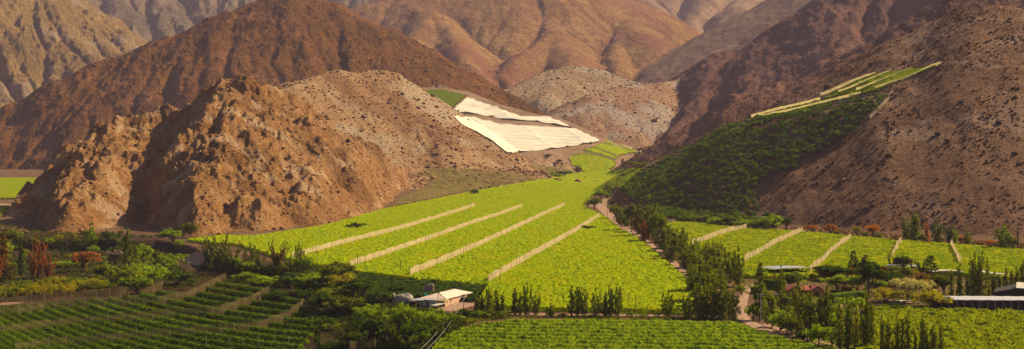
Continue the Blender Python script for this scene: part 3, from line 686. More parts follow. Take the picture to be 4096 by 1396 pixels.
# ================= trees =================
BARK=plain('bark',(.10,.065,.04),.9,.3,3)
LM=dict(
 poplar=leaf_mat('poplar_leaves',(.07,.10,.005),(.21,.25,.009),.38),
 pop_olive=leaf_mat('olive_poplar_leaves',(.10,.12,.008),(.24,.26,.012),.42),
 dark=leaf_mat('dark_leaves',(.03,.055,.005),(.085,.13,.008),.3),
 orchard=leaf_mat('orchard_leaves',(.035,.08,.004),(.165,.24,.007),.3,None,.25),
 green=leaf_mat('green_leaves',(.12,.19,.006),(.28,.37,.009),.4),
 yellow=leaf_mat('yellow_green_leaves',(.17,.19,.006),(.38,.34,.009),.4,(.27,.17,.01)),
 rust=leaf_mat('rust_leaves',(.24,.08,.018),(.48,.19,.035),.35),
 mixed=leaf_mat('turning_leaves',(.07,.09,.010),(.30,.13,.02),.35),
 pale=leaf_mat('pale_leaves',(.30,.29,.11),(.46,.43,.19),.4),
 ochre=leaf_mat('ochre_leaves',(.26,.18,.02),(.42,.28,.035),.4),
 grey=leaf_mat('grey_twigs',(.16,.11,.08),(.24,.17,.12),.2),
 olive=leaf_mat('olive_leaves',(.085,.11,.008),(.20,.22,.011),.35),
 conifer=leaf_mat('conifer_leaves',(.020,.032,.012),(.045,.055,.018),.25),
)
def leaves(cent,rad,per,size,r,flat=1.0,up=.35):
    """leaf-sized quads scattered through clumps"""
    V=[];Q=[]
    cent=np.asarray(cent);rad=np.asarray(rad)
    k=np.repeat(np.arange(len(cent)),per); n=len(k)
    d=r.normal(size=(n,3)); d/=np.linalg.norm(d,axis=1)[:,None]
    rr=(r.random(n)**.45)[:,None]*rad[k][:,None]
    c=cent[k]+d*rr*np.array([1,1,flat])
    nrm=d*1.1+r.normal(size=(n,3))*.55+np.array([0,0,up]); nrm/=np.linalg.norm(nrm,axis=1)[:,None]
    t=np.cross(nrm,r.normal(size=(n,3))); t/=np.linalg.norm(t,axis=1)[:,None]; b=np.cross(nrm,t)
    s=(size*(.6+.8*r.random(n)))[:,None]
    v=np.stack([c-t*s,c-b*s*.55,c+t*s,c+b*s*.55],1)
    return v.reshape(-1,3),np.arange(4*n).reshape(n,4)
def shape_tree(kind,r):
    """returns crown vertices, faces and trunk branches for a tree of unit height"""
    cent=[];rad=[];br=[]
    if kind in('poplar','grove'):     # upright stems packed into a flame shaped, broken crown
        ns=5 if kind=='poplar' else 8; spread=.055 if kind=='poplar' else .16
        for s_ in range(ns):
            t=r.random()*6.28; q0=spread*(0 if s_==0 else .45+.65*r.random()); bx=q0*math.cos(t);by=q0*math.sin(t)
            hh=1.0 if s_==0 else .52+.43*r.random(); lean=.25*q0
            z0=.05+.12*r.random()
            br.append(((bx*.35,by*.35,0),(bx*(1.1+lean),by*1.1,hh*.95),.011,.002))
            nn=int((20 if kind=='poplar' else 22)*hh)
            for i in range(nn):
                f=(i+r.random())/nn; z=z0+(1-z0)*f; w=(.052 if kind=='poplar' else .075)*(math.sin(math.pi*min(1,(.12+.88*f)**.8))**.6)*(1.15-.7*f)*(.6+.8*r.random())+.006
                if r.random()<.16: continue
                t=r.random()*6.28
                cent.append((bx*(.45+.65*f)+w*math.cos(t),by*(.45+.65*f)+w*math.sin(t),z*hh)); rad.append((.018+.030*r.random())*(1.15-.5*f)*(1 if kind=='poplar' else 1.25))
        V,Q=leaves(cent,rad,26,.0165 if kind=='poplar' else .019,r,1.9,.25)
    elif kind=='conifer':
        for i in range(16):
            z=.1+.86*i/16; w=.30*(1-z)**.8+.02
            for j in range(int(4+14*w/.3)):
                t=r.random()*6.28;q=w*(.45+.6*r.random()); cent.append((q*math.cos(t),q*math.sin(t),z+.03*r.random()-.05*q)); rad.append(.035)
        br.append(((0,0,0),(0,0,.96),.02,.003)); V,Q=leaves(cent,rad,20,.018,r,.6,.2)
    elif kind=='spiky':     # fans of stiff ascending branches
        for s_ in range(13):
            t=r.random()*6.28; l=.55+.45*r.random(); sp=.12+.34*r.random(); tip=(sp*math.cos(t),sp*math.sin(t),l)
            br.append(((0,0,0),tip,.012,.003))
            for i in range(11):
                f=.25+.78*i/11; cent.append((tip[0]*f**1.3+.02*r.normal(),tip[1]*f**1.3+.02*r.normal(),tip[2]*f)); rad.append(.055*(1.25-f))
        V,Q=leaves(cent,rad,24,.02,r,1.3,.2)
    elif kind=='bare':
        br.append(((0,0,0),(0,0,1),.016,.003))
        for i in range(26):
            t=r.random()*6.28;z=.2+.7*r.random();br.append(((0,0,z),(.05*math.cos(t),.05*math.sin(t),min(1,z+.16)),.004,.001)); cent.append((.03*math.cos(t),.03*math.sin(t),min(.97,z+.12)));rad.append(.03)
        V,Q=leaves(cent,rad,9,.008,r,2.5,.1)
    else:
        # round, bush, spread, scrub: lumpy crowns
        P=dict(round=(.50,.56,.42,90,.30),bush=(.62,.44,.48,80,.0),spread=(.85,.66,.30,130,.42),scrub=(.95,.40,.42,110,.0),orch=(.52,.52,.46,46,.12),open=(.45,.55,.40,46,.25))[kind]
        wd,cz,hz,n,tr=P
        lob=[(r.normal()*.28*wd,r.normal()*.28*wd,cz+r.normal()*.11*hz,.55+.4*r.random()) for _ in range(7)]
        for i in range(n):
            l=lob[i%7]; d=r.normal(size=3); d/=np.linalg.norm(d); 
            if d[2]<-.35: d[2]=-d[2]*.5
            q=.55*l[3]+.05*r.normal()
            cent.append((l[0]+d[0]*q*wd*.95,l[1]+d[1]*q*wd*.95,min(.96,max(.06,l[2]+d[2]*q*hz*1.25)))); rad.append((.075+.05*r.random())*(1.25 if kind in('spread','scrub') else 1))
        for i in range(7):
            c=cent[int(r.integers(len(cent)))]; br.append(((0,0,max(.04,tr*.6)),c,.016,.004))
        br.append(((0,0,0),(0,0,cz),.03,.014))
        V,Q=leaves(cent,rad,38 if kind!='orch' else 22,.034 if kind!='orch' else .05,r,.8,.45)
    z=V[:,2]; V[:,2]=np.clip(z,.01,None)
    return V,Q,br
PROTO={}
def tree_proto(kind,mat,var):
    key=(kind,mat,var)
    if key not in PROTO:
        r=np.random.default_rng(hash((kind,var))%1 + sum(map(ord,kind))*31+var*977)
        V,Q,br=shape_tree(kind,r)
        me=bpy.data.meshes.new('crown'); me.vertices.add(len(V)); me.vertices.foreach_set('co',V.astype(np.float32).ravel()); me.loops.add(Q.size); me.loops.foreach_set('vertex_index',Q.astype(np.int32).ravel()); me.polygons.add(len(Q)); me.polygons.foreach_set('loop_start',np.arange(0,Q.size,4,dtype=np.int32)); me.update(calc_edges=True); me.materials.append(LM[mat])
        mb=MB()
        for p,q,a,b in br: mb.tube(p,q,a,b,5)
        mt=bpy.data.meshes.new('trunk'); mt.from_pydata(mb.v,[],mb.f); mt.update(); mt.materials.append(BARK)
        PROTO[key]=(me,mt)
    return PROTO[key]
def add_tree(name,kind,mat,x,Y,z,ht,wid,label,cat='tree',group=None,var=0,parts=True):
    me,mt=tree_proto(kind,mat,var)
    e=bpy.data.objects.new(name,None); COL.objects.link(e); e.location=(x,Y,z-.15); e.rotation_euler=(0,0,random.random()*6.28); e.scale=(wid,wid,ht)
    tag(e,label,cat,group)
    c=bpy.data.objects.new('crown',me); COL.objects.link(c); c.parent=e
    t=bpy.data.objects.new('trunk' if kind not in('bush','scrub') else 'stem',mt); COL.objects.link(t); t.parent=e
    return e
NAT=dict(poplar=.20,grove=.42,conifer=.66,spiky=.75,bare=.12,round=.85,bush=1.0,spread=1.5,scrub=1.45,orch=1.0,open=.8)   # natural width of each kind at height one
def T(lst,off,name,group,labeler,cat='tree',Yr=None):
    """lst: x, base row, top row, width, kind, leaf - measured on an enlarged quarter of the photograph"""
    objs=[]
    for i,t in enumerate(lst):
        x,yb,yt,w,kind,mat=t[:6]; lab=t[6] if len(t)>6 else None
        px=off[0]+x*.5;pb=off[1]+yb*.5;pt=off[1]+yt*.5
        pb_=min(pb,912)
        p=place(px,pb_,0,Yr); ht=(pb-pt)*p.y/F; wd=w*.5*p.y/F*(1.25 if kind in('bush','round','scrub','spread') else (1.2 if off==Z8 else 1.3 if off==Z7 else 1.15))
        if kind in('bush','round','scrub') and off in(Z5,Z6,Z8): ht*=1.15
        s=wd/NAT[kind]
        nm=name if isinstance(name,str) else name(kind)
        objs.append(add_tree(nm,kind,mat,p.x,p.y,p.z,ht,s,lab or labeler(i,t,len(lst)),cat,group,var=i%4))
    return objs
Z5=(0,439);Z6=(644,439);Z7=(1288,439);Z8=(1932,439)
o=lambda i:ORD[i]
# row of poplars along the dirt track
row=[(-175+0,700,590,34),(-150,702,600,30),(-118,700,560,40),(-82,704,575,34),(-45,704,590,32),(15,706,570,36),(42,706,590,30),(75,708,540,44),(120,708,592,42),(195,714,645,50),(300,712,555,34),(330,712,562,32),(362,712,548,42),(420,712,572,52),(468,714,610,34),(490,714,560,44),(530,714,548,60),(790,716,580,62)]
T([(x,b,t,w,'grove' if w>38 else 'poplar','poplar') for x,b,t,w in row],Z7,'poplar_tree','poplars in the row along the dirt track',lambda i,t,n:f'dark green poplar in the row along the dirt track, {o(i)} from the white-roofed house')
T([(x,b,t,w,'bush','green') for x,b,t,w in [(250,716,690,40),(400,716,698,36),(600,716,680,34),(665,716,690,44),(735,716,686,34),(845,716,672,50),(905,716,690,40),(-20,706,680,44)]],Z7,'roadside_bush','low bushes along the dirt track',lambda i,t,n:f'low green bush beside the dirt track, {o(i)} from the left among those bushes','bush')
T([(x,b,t,w,k,m) for x,b,t,w,k,m in [(890,725,600,70,'grove','poplar'),(945,728,565,80,'grove','olive'),(1000,728,555,90,'grove','poplar'),(1055,730,535,90,'grove','olive'),(1112,738,555,70,'grove','poplar')]],Z7,'tall_tree','cluster of tall trees left of the dirt lane',lambda i,t,n:f'tall dense tree in the dark cluster, {o(i)} counted toward the dirt lane')
# tree lined road
road=[(525,232,140,60),(548,252,150,56),(575,262,160,58),(600,290,130,64),(640,300,150,80),(690,320,110,90),(735,345,150,80),(760,372,250,90),(800,400,255,100),(835,425,300,90),(790,440,330,70),(875,470,330,90),(905,490,360,90),(950,505,385,100),(985,530,395,100),(1030,525,400,80),(925,540,440,70)]
mats=['olive','olive','poplar','olive','mixed','olive','poplar','olive','poplar','olive','olive','poplar','olive','poplar','olive','poplar','olive']
T([(x,b,t,w,'grove' if i%3 else 'round',mats[i]) for i,(x,b,t,w) in enumerate(road)],Z7,'roadside_tree','trees lining the valley road',lambda i,t,n:f'{"turning" if t[5]=="mixed" else "bushy" if t[4]=="round" else "upright"} {"dark" if t[5]=="poplar" else "olive"} tree lining the valley road, {o(i)} from its far end')
T([(662,350,230,40,'poplar','rust','narrow rust-coloured tree standing out among the green roadside trees')],Z7,'rusty_tree',None,None)
T([(415,180,103,66,'round','olive','round olive tree where the road leaves the top of the big vineyard'),(452,135,68,56,'round','green','larger green tree beyond the round olive tree at the top of the road'),(480,120,36,36,'grove','poplar','small dark upright tree farthest up the left side of the road')],Z7,'roadside_tree',None,None)
T([(1095,545,372,54,'grove','poplar','tall slim dark tree beside the tallest one, between the road trees and the red-roofed house'),(1140,565,366,66,'grove','poplar','tallest dark tree between the road trees and the red-roofed house'),(1155,610,535,50,'bush','green','round grey-green shrub at the upper end of the dirt lane'),(1250,735,438,62,'poplar','poplar','very tall poplar right of the dirt lane next to the pale crossarm pole'),(1210,735,625,60,'bush','green','green bush on the right side of the dirt lane below the very tall poplar')],Z7,'tall_tree',None,None)
T([(370,283,247,66,'bush','dark','dark round bush inside the big vineyard beside the net nearest the road')],Z7,'round_bush',None,None,'bush')
T([(503,279,236,64,'bush','dark','dark round bush alone in the big vineyard above the first cream net'),(1105,106,70,42,'bush','dark','small dark bush on the dry slope by the top edge of the big vineyard')],Z6,'round_bush',None,None,'bush')
# left river side
T([(18,535,290,80,'poplar','mixed','tall poplar at the left edge, green on top and rusty below'),(-8,545,330,70,'spiky','rust','rusty tree cut off by the left edge of the picture'),(105,515,305,34,'poplar','dark','thin dark green cypress-like tree between two rusty trees at the left'),(188,525,288,96,'spiky','rust','tall bright rust-orange poplar on the left'),(165,528,380,80,'spiky','rust','lower rusty stems at the left foot of the tall rust-orange poplar'),(240,525,385,90,'spiky','rust','lower rusty stems at the right foot of the tall rust-orange poplar'),(415,492,362,110,'open','rust','round rusty half-bare tree left of the tall green poplar'),(590,455,360,90,'open','grey','grey leafless bush beside the tall green poplar'),(338,398,282,22,'bare','grey','slender dead tree standing at the foot of the craggy hill'),(455,372,246,80,'grove','green','dark green upright tree against the craggy hill'),(640,520,268,60,'poplar','poplar','tall green poplar rising highest among the left bushes'),(678,500,345,50,'poplar','olive','shorter green poplar touching the tall green poplar'),(40,385,272,110,'round','olive','rounded green tree at the left edge behind the rusty poplars'),(30,420,330,80,'bush','green','green bush behind the mixed rusty poplar at the left edge')],Z5,'riverside_tree','mixed trees by the dry river',None)
T([(720,470,350,110,'round','green'),(870,350,278,100,'round','green'),(912,372,322,50,'bush','green'),(960,318,222,90,'open','olive'),(860,500,385,120,'bush','green'),(770,560,425,200,'scrub','green'),(600,590,450,170,'bush','olive'),(690,600,490,140,'bush','green'),(520,560,440,110,'round','olive'),(890,560,470,140,'bush','dark')],Z5,'leafy_bush','green bushes by the river bank',lambda i,t,n:['fresh green bush right of the two green poplars','light green tree on top of the brown earth bank','small pale bush just under the tree on the earth bank','wispy dark shrub on the lower slope of the craggy hill','light green bush in front of the brown earth bank','widest rounded green thicket bush in the middle of the river bank','dark olive bush left of the widest rounded thicket bush','green bush directly below the widest rounded thicket bush','olive rounded tree left below the tall green poplar','very dark bush under the sandy ledge of the earth bank'][i])
yel=[(-10,640,540,150),(70,625,545,140),(150,610,535,130),(215,625,530,120),(300,610,525,140),(385,600,510,140),(455,600,505,120),(330,560,500,130),(110,570,520,110),(240,570,505,120),(520,605,520,110)]
T([(x,b,t,w,'scrub',['olive','yellow','olive','yellow','yellow','olive','yellow','olive','olive','yellow','olive'][i]) for i,(x,b,t,w) in enumerate(yel)],Z5,'scrub_bush','low yellow-green bushes above the netted vineyard',lambda i,t,n:f'low {"golden yellow" if t[5]=="yellow" else "olive green"} bush above the netted vineyard, {o(sorted(v[0] for v in yel).index(t[0]))} from the left edge','bush')
T([(345,420,395,40,'scrub','green','small bright green shrub on the dark ground below the dead tree'),(480,415,395,36,'bush','green','first small bright shrub between the rusty tree and the grey bush'),(525,425,405,34,'bush','green','second small bright shrub next to the grey bush'),(300,470,425,80,'scrub','green','low green undergrowth right of the rust-orange poplar'),(370,470,430,90,'scrub','olive','low green undergrowth under the round rusty tree')],Z5,'small_shrub',None,None,'shrub')
# along the bank between left thicket and big vineyard
T([(1110,478,285,150,'spiky','olive','largest spiky olive tree at the left tip of the big vineyard'),(1180,480,330,130,'spiky','olive','second spiky olive tree at the left tip of the big vineyard'),(1050,470,330,90,'spiky','dark','smaller dark spiky tree on the left side of the largest spiky one'),(1262,480,345,70,'grove','poplar','dark upright tree between the spiky trees')],Z5,'spiky_tree',None,None)
T([(20,480,370,80,'spiky','poplar','dark tree next to the reddish spiky tree'),(100,478,322,110,'spiky','mixed','reddish and green spiky tree with bent branch tips'),(215,495,342,50,'grove','poplar','upright dark tree left of the first cream net'),(255,500,395,70,'bush','green','green bush at the lower end of the first cream net'),(180,500,420,70,'bush','olive','olive bush on the left of the upright dark tree'),(-30,500,420,80,'bush','green','green bush on the bank right of the spiky olive trees')],Z6,'spiky_tree',None,None)
T([(425,540,438,170,'round','olive'),(455,580,488,130,'bush','yellow'),(250,600,490,120,'round','green'),(180,590,495,120,'round','dark'),(100,580,500,110,'bush','green'),(20,570,495,110,'bush','green'),(330,620,520,130,'bush','dark'),(540,620,530,140,'round','dark'),(620,650,570,120,'bush','dark'),(400,690,570,170,'round','olive'),(460,720,600,150,'bush','olive'),(330,720,600,120,'round','dark'),(270,660,560,100,'bush','dark'),(-40,540,480,90,'bush','green'),(80,640,580,90,'bush','dark'),(700,600,545,90,'bush','dark')],Z6,'thicket_bush','bushes of the dark thicket below the big vineyard',lambda i,t,n:['large rounded olive bush under the big vineyard edge','golden brown bush below the large rounded olive bush','green rounded tree in the upper thicket, left of the golden brown bush','dark rounded tree left of the upper green one in the thicket','green bush in the upper left thicket near the spiky trees','green bush on the shadowed bank under the spiky trees','dark bush in the middle of the upper thicket','dark rounded tree among the vine rows left of the white tents','dark bush just left of the white tents','tall olive rounded tree above the reed thicket','olive bush at the top left of the reed thicket','dark rounded tree on the left shoulder of the reed thicket','dark bush above the torn end of the lowest brown net','green bush beside the upper end of the second brown net','dark bush at the upper end of the third brown net','dark bush beyond the white tents'][i])
reeds=[(560,760,640,120),(640,780,645,130),(720,790,640,130),(800,800,650,130),(880,800,655,130),(950,800,665,110),(600,830,700,140),(700,850,720,150),(810,850,720,150),(900,840,720,120),(500,800,690,120),(420,830,720,130),(340,800,700,110),(1000,760,690,90),(520,870,780,130),(760,880,790,140)]
T([(x,b,t,w,'spiky' if i%2 else 'bush','green' if i<6 else ('olive' if i%2 else 'dark')) for i,(x,b,t,w) in enumerate(reeds)],Z6,'reed_thicket_bush','bushes and canes of the reed thicket in front of the house',lambda i,t,n:f'{"spiky cane" if t[4]=="spiky" else "rounded"} bush of the thicket before the farmhouse, {"top edge" if i<6 else "lower part"}, {o(sorted(v[0] for v in (reeds[:6] if i<6 else reeds[6:])).index(t[0]))} from the left','bush')
T([(1050,720,670,70,'bush','dark'),(1110,722,680,80,'bush','green'),(1165,722,675,70,'bush','dark'),(1225,724,680,70,'bush','olive'),(1000,745,700,70,'bush','green'),(1085,760,715,60,'bush','olive')],Z6,'track_bush','bushes between the house yard and the bottom vineyard',lambda i,t,n:f'{["dark","green","second dark","olive","bright green","small olive"][i]} bush between the house yard and the bottom vineyard','bush')
# orchard foot and valley by the terraces
T([(575-288,848,790,64,'conifer','conifer'),(605,850,800,44,'poplar','olive'),(560,850,800,60,'bush','dark'),(650,845,808,90,'scrub','olive'),(330,860,820,60,'bush','green')],(1288-0,0),'valley_tree','trees beside the small terraces',lambda i,t,n:['dark conifer below the small net-striped terraces','slim olive tree next to a wide scrub by the orchard','dark bush at the far top of the big vineyard','wide olive scrub between the terraces and the orchard','green bush below the small terraces'][i]) if False else None
def TP(lst,name,group,cat='tree',Yr=None):
    return T([(x*2,b*2,t*2,w*2,k,m,l) for x,b,t,w,k,m,l in lst],(0,0),name,group,None,cat,Yr)
TP([(1567,421,398,20,'conifer','conifer','dark pointed tree at the far top of the big vineyard'),(1590,422,402,24,'round','olive','olive tree right of the dark pointed tree at the far vineyard end'),(1612,422,403,36,'scrub','olive','wide pale olive scrub between the far vineyard end and the orchard'),(1455,432,414,18,'grove','poplar','small dark tree in front of the lowest green terrace'),(1412,444,426,34,'bush','dark','dark bush at the left foot of the lowest terrace'),(1432,438,424,24,'bush','green','green bush beside the small dark tree by the terrace'),(1400,448,432,24,'bush','green','lower left green bush at the far edge of the big vineyard'),(1408,408,398,16,'bush','dark','tiny dark bush on the bare bank left of the terraces'),(1378,392,386,16,'bush','dark','tiny green bush just under the lower white cover'),(1487,362,355,10,'bush','dark','tiny dark bush at the tip of the lower white cover'),(1668,402,396,18,'bush','olive','small scrub at the left toe of the orchard')],'valley_shrub','bushes round the small terraces','bush')
T([(30,285,200,100,'round','green'),(95,282,215,70,'round','dark'),(-60,282,230,80,'round','olive'),(-130,275,215,80,'bush','green'),(-200,268,205,70,'round','olive'),(-260,262,205,80,'bush','green'),(-330,250,200,70,'round','olive'),(-400,240,190,70,'bush','olive')],Z8,'orchard_edge_tree','larger trees along the foot of the orchard',lambda i,t,n:f'{"round" if t[4]=="round" else "spreading"} tree edging the foot of the orchard, {o(i)} from the bare brown slope')
far=[(700,338,200,54,'grove','poplar'),(740,340,188,52,'poplar','poplar'),(770,346,292,36,'bush','green'),(850,352,228,56,'grove','poplar'),(912,354,242,64,'spiky','dark'),(942,352,262,40,'grove','green'),(228,292,246,60,'open','rust'),(310,302,240,84,'open','rust'),(345,306,280,30,'bush','olive'),(530,324,236,80,'open','rust'),(445,316,248,44,'open','yellow'),(490,318,284,36,'bush','olive'),(800,346,238,30,'poplar','rust'),(975,358,298,60,'open','rust'),(1005,362,272,44,'grove','olive'),(1185,378,250,90,'grove','green'),(1120,372,320,60,'open','rust'),(1255,386,250,26,'bare','grey'),(560,326,290,30,'bush','green'),(1230,384,300,50,'bush','olive'),(1060,368,330,50,'bush','mixed'),(640,332,300,40,'bush','mixed')]
srt=sorted(v[0] for v in far)
cn={'grove':'upright tree','poplar':'narrow poplar','bush':'bush','spiky':'spiky tree','open':'open-crowned tree','bare':'dead tree'};cm={'poplar':'dark green','green':'green','dark':'very dark','rust':'rusty orange','olive':'olive','yellow':'yellowish','grey':'grey','mixed':'half rusty'}
T([f for f in far],Z8,'hillfoot_tree','trees between the right vineyard and the shrubby hill',lambda i,t,n:f'{cm[t[5]]} {cn[t[4]]} under the shrubby hill, {o(srt.index(t[0]))} in line from the orchard')
# lower right poplars
pop=[(65,655,458,62),(20,715,605,44),(-10,725,640,36),(155,800,530,78),(212,815,560,84),(262,812,600,50),(295,812,545,54),(362,880,650,44),(400,885,625,54),(440,880,640,62),(492,890,575,66),(520,890,640,40)]
T([(x,b,t,w,'grove' if w>60 else 'poplar','pop_olive' if i%2 else 'poplar') for i,(x,b,t,w) in enumerate(pop)],Z8,'poplar_tree','tall poplars in front of the red-roofed house',lambda i,t,n:f'tall poplar {"olive tinted" if t[5]=="pop_olive" else "dark green"}, {o(i)} from the very tall lane poplar toward the bottom right vineyard')
pop2=[(572,915,706,30),(606,915,720,46),(650,915,690,34),(678,915,720,26),(706,915,688,40),(778,915,700,44),(830,915,748,44),(868,915,752,34),(800,915,770,30),(740,915,790,24)]
T([(x,b,t,w,'poplar','pop_olive' if i!=1 else 'yellow') for i,(x,b,t,w) in enumerate(pop2)],Z8,'young_poplar','thin young poplars at the bottom edge in front of the bumpy vineyard',lambda i,t,n:f'thin young poplar at the bottom edge before the bumpy vineyard, {o(sorted(v[0] for v in pop2).index(t[0]))} from left')
T([(60,790,672,100,'bush','green'),(95,800,720,80,'bush','dark'),(325,812,705,90,'bush','green'),(20,770,690,70,'bush','dark'),(255,860,740,90,'bush','green'),(120,810,700,80,'bush','olive'),(320,860,760,100,'bush','green'),(200,850,770,100,'bush','dark')],Z8,'willow_bush','bushes between the lower right poplars',lambda i,t,n:['pale green willowy bush beside the dirt lane','dark bush under the pale green willowy bush','light green bush right of the two big front poplars','dark bush between the lane pole and the willowy bush','bright green bush at the feet of the middle poplars','olive bush behind the front poplars','lower bright green bush in the bottom poplar group','dark low bush in the bottom poplar group'][i],'bush')
pr=[(965,630,448,36),(922,630,478,26),(1040,630,395,66),(1078,630,382,62),(1140,622,488,40),(1165,620,500,30),(1198,610,462,34),(1225,606,480,26),(1250,606,466,36),(1282,600,430,44),(1005,628,500,36),(1110,625,520,30)]
T([(x,b,t,w,'grove' if w>55 else 'poplar','poplar' if i%2==0 else 'pop_olive') for i,(x,b,t,w) in enumerate(pr)],Z8,'poplar_tree','poplars behind the black net shed',lambda i,t,n:f'poplar behind the black net shed, {o(sorted(v[0] for v in pr).index(t[0]))} from the pale spreading tree')
gar=[(150,570,488,110,'round','green','round light tree behind the red roof'),(110,580,500,80,'round','dark','dark tree right behind the left end of the red roof'),(315,530,448,150,'round','dark','large dark rounded tree below the net by the grey flat roof'),(345,600,508,116,'round','green','light green rounded tree right of the red-roofed house'),(450,600,500,106,'round','green','blue-green rounded tree beside the small maroon hut'),(430,490,376,70,'conifer','conifer','tall dark conifer in the garden'),(490,540,396,80,'conifer','conifer','second tall conifer in the garden, right of the tallest'),(505,610,450,120,'round','dark','large dark tree mass below the garden conifers'),(470,520,430,120,'round','dark','dark tree between the two garden conifers'),(620,480,394,60,'spiky','dark','dark spiky tree left of the round dark one on the vineyard edge'),(678,490,400,76,'round','dark','round dark tree in the row on the right vineyard edge'),(722,500,420,30,'bare','grey','thin reddish bare tree in the row on the vineyard edge'),(820,530,398,110,'conifer','dark','broad pointed dark tree at the left end of the pale canopy roof'),(775,500,415,60,'spiky','dark','dark spiky tree touching the broad pointed one'),(765,560,480,80,'open','mixed','brownish bushy tree under the broad pointed dark tree'),(705,535,470,90,'round','yellow','yellow-green small tree under the round dark tree'),(640,560,490,120,'round','dark','dark brown tree behind the pale spreading tree'),(585,645,555,140,'bush','yellow','yellowish bush left of the pale spreading tree'),(700,640,512,180,'spread','pale','pale spreading tree with a rounded crown over the white terrace'),(805,610,528,120,'round','ochre','ochre rounded tree right of the pale spreading tree'),(828,680,570,140,'bush','yellow','golden bush at the left corner of the black net shed'),(885,610,503,110,'round','olive','grey-green tree behind the left corner of the black net shed'),(560,570,530,60,'bush','green','small green bush in the middle of the garden'),(880,680,600,70,'bush','dark','dark bush against the left wall of the black net shed')]
T(gar,Z8,'garden_tree','trees of the garden by the red-roofed house',None)
T([(600,680,655,90,'bush','olive'),(660,682,650,90,'bush','dark'),(730,684,655,80,'bush','olive'),(560,690,655,70,'scrub','green'),(790,684,655,70,'bush','green')],Z8,'border_bush','low bushes along the top of the bottom right vineyard',lambda i,t,n:f'low bush along the top edge of the bottom right vineyard, {o([1,2,3,0,4][i])} from the left','bush')
# fill-in vegetation: bushes that stand on the river flat, in the thicket and behind the roadside trees
def fill(poly,n,hrange,kinds,leafs,name,group,fmt,seed,mind=16,cat='bush'):
    r=np.random.default_rng(seed); P=[]; t=0
    while len(P)<n and t<4000:
        t+=1; px=r.uniform(min(p[0] for p in poly),max(p[0] for p in poly));py=r.uniform(min(p[1] for p in poly),max(p[1] for p in poly))
        if inside1(px,py,poly) and all(math.hypot(px-a,(py-b)*1.8)>mind for a,b in P): P.append((px,py))
    P.sort()
    for i,(px,py) in enumerate(P):
        p=place(px,min(py,912)); ht=r.uniform(*hrange); k=kinds[int(r.integers(len(kinds)))]; m=leafs[int(r.integers(len(leafs)))]
        add_tree(name,k,m,p.x,p.y,p.z,ht,ht*r.uniform(.8,1.25) if k not in('grove','poplar') else ht*r.uniform(.7,1.1),fmt.format(ORD[i]),cat,group,var=i%4)
fill([(-10,590),(120,592),(300,604),(395,640),(440,690),(300,700),(150,690),(-10,690)],30,(5,10),['bush','round','grove','round'],['olive','green','dark','yellow'],'river_bush','wild bushes on the dry river flat','wild bush on the dry river flat, {} counted from the left edge',11,20)
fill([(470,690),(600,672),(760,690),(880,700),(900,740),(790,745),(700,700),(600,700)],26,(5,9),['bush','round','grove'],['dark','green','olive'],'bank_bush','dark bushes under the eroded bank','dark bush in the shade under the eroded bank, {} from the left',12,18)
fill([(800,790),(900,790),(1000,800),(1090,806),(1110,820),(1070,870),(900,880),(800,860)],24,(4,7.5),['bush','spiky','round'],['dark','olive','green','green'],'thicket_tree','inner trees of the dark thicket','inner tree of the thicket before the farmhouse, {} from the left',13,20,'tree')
fill([(1560,545),(1620,560),(1680,590),(1760,640),(1830,665),(1850,700),(1790,690),(1700,640),(1600,580)],30,(8,14),['grove','round','grove'],['olive','poplar','olive','green'],'roadside_tree','second row of trees beside the valley road','tree in the second row beside the valley road, {} from its far end',14,10,'tree')
fill([(1730,725),(1840,735),(1855,790),(1735,795)],12,(9,16),['grove','round'],['poplar','olive'],'tall_tree','trees filling the cluster at the lane bend','tree filling the dark cluster at the lane bend, {} from its left',15,16,'tree')
fill([(2050,690),(2180,690),(2340,685),(2350,720),(2300,735),(2180,745),(2090,720)],22,(4,9),['round','bush'],['dark','olive','dark','mixed'],'garden_bush','dense bushes between the garden trees','dense bush between the garden trees, {} from the left',16,16)
fill([(1930,770),(2000,745),(2180,775),(2180,850),(2080,860),(1980,815)],18,(4,9),['bush','grove'],['green','olive','green'],'understory_bush','undergrowth bushes between the lower right poplars','understory bush between the lower right poplars, {} from the left',17,16)
fill([(170,585),(300,590),(420,600),(560,596),(560,604),(300,606),(170,602)],14,(2.5,5),['scrub','bush'],['olive','dark','mixed'],'hillfoot_scrub','scrub along the foot of the craggy hill','scrub along the foot of the craggy hill, {} from the left',18,14)
# clipped hedges
HED=leaf_mat('hedge_leaves',(.06,.10,.010),(.10,.15,.012),.3)
def hedge(px0,py0,px1,py1,ht,wd,label):
    a=place(px0,py0);b=place(px1,py1); d=b-a; L=d.length; n=max(4,int(L/.6)); m=9
    s=np.linspace(0,1,n); th=[(-1,0),(-1,.5),(-1,.9),(-.8,1),(0,1.03),(.8,1),(1,.9),(1,.5),(1,0)]
    nx,ny=-d.y/L,d.x/L; V=[]
    for t in s:
        for u,v in th:
            V.append((d.x*t+nx*u*wd/2+random.uniform(-.15,.15),d.y*t+ny*u*wd/2+random.uniform(-.15,.15),d.z*t+v*ht+random.uniform(-.12,.12)-.1*(v==0)))
    idx=np.arange(n*m).reshape(n,m); q=np.stack([idx[:-1,:-1],idx[1:,:-1],idx[1:,1:],idx[:-1,1:]],-1).reshape(-1,4).tolist()
    ends=[tuple(idx[0,::-1]),tuple(idx[-1])]
    mb=MB(); mb.add(V,[tuple(x) for x in q]+ends); ob=mb.build('hedge',HED); ob.location=a; tag(ob,label,'hedge','clipped garden hedges')
hz=lambda x,y:(1932+x*.5,439+y*.5)
hedge(*hz(310,655),*hz(430,640),4.5,4,'longest clipped hedge right of the red-roofed house')
hedge(*hz(330,608),*hz(420,620),2.6,4,'clipped hedge behind the longest hedge')
hedge(*hz(440,625),*hz(490,628),3.2,4,'short clipped hedge toward the dark garden trees')
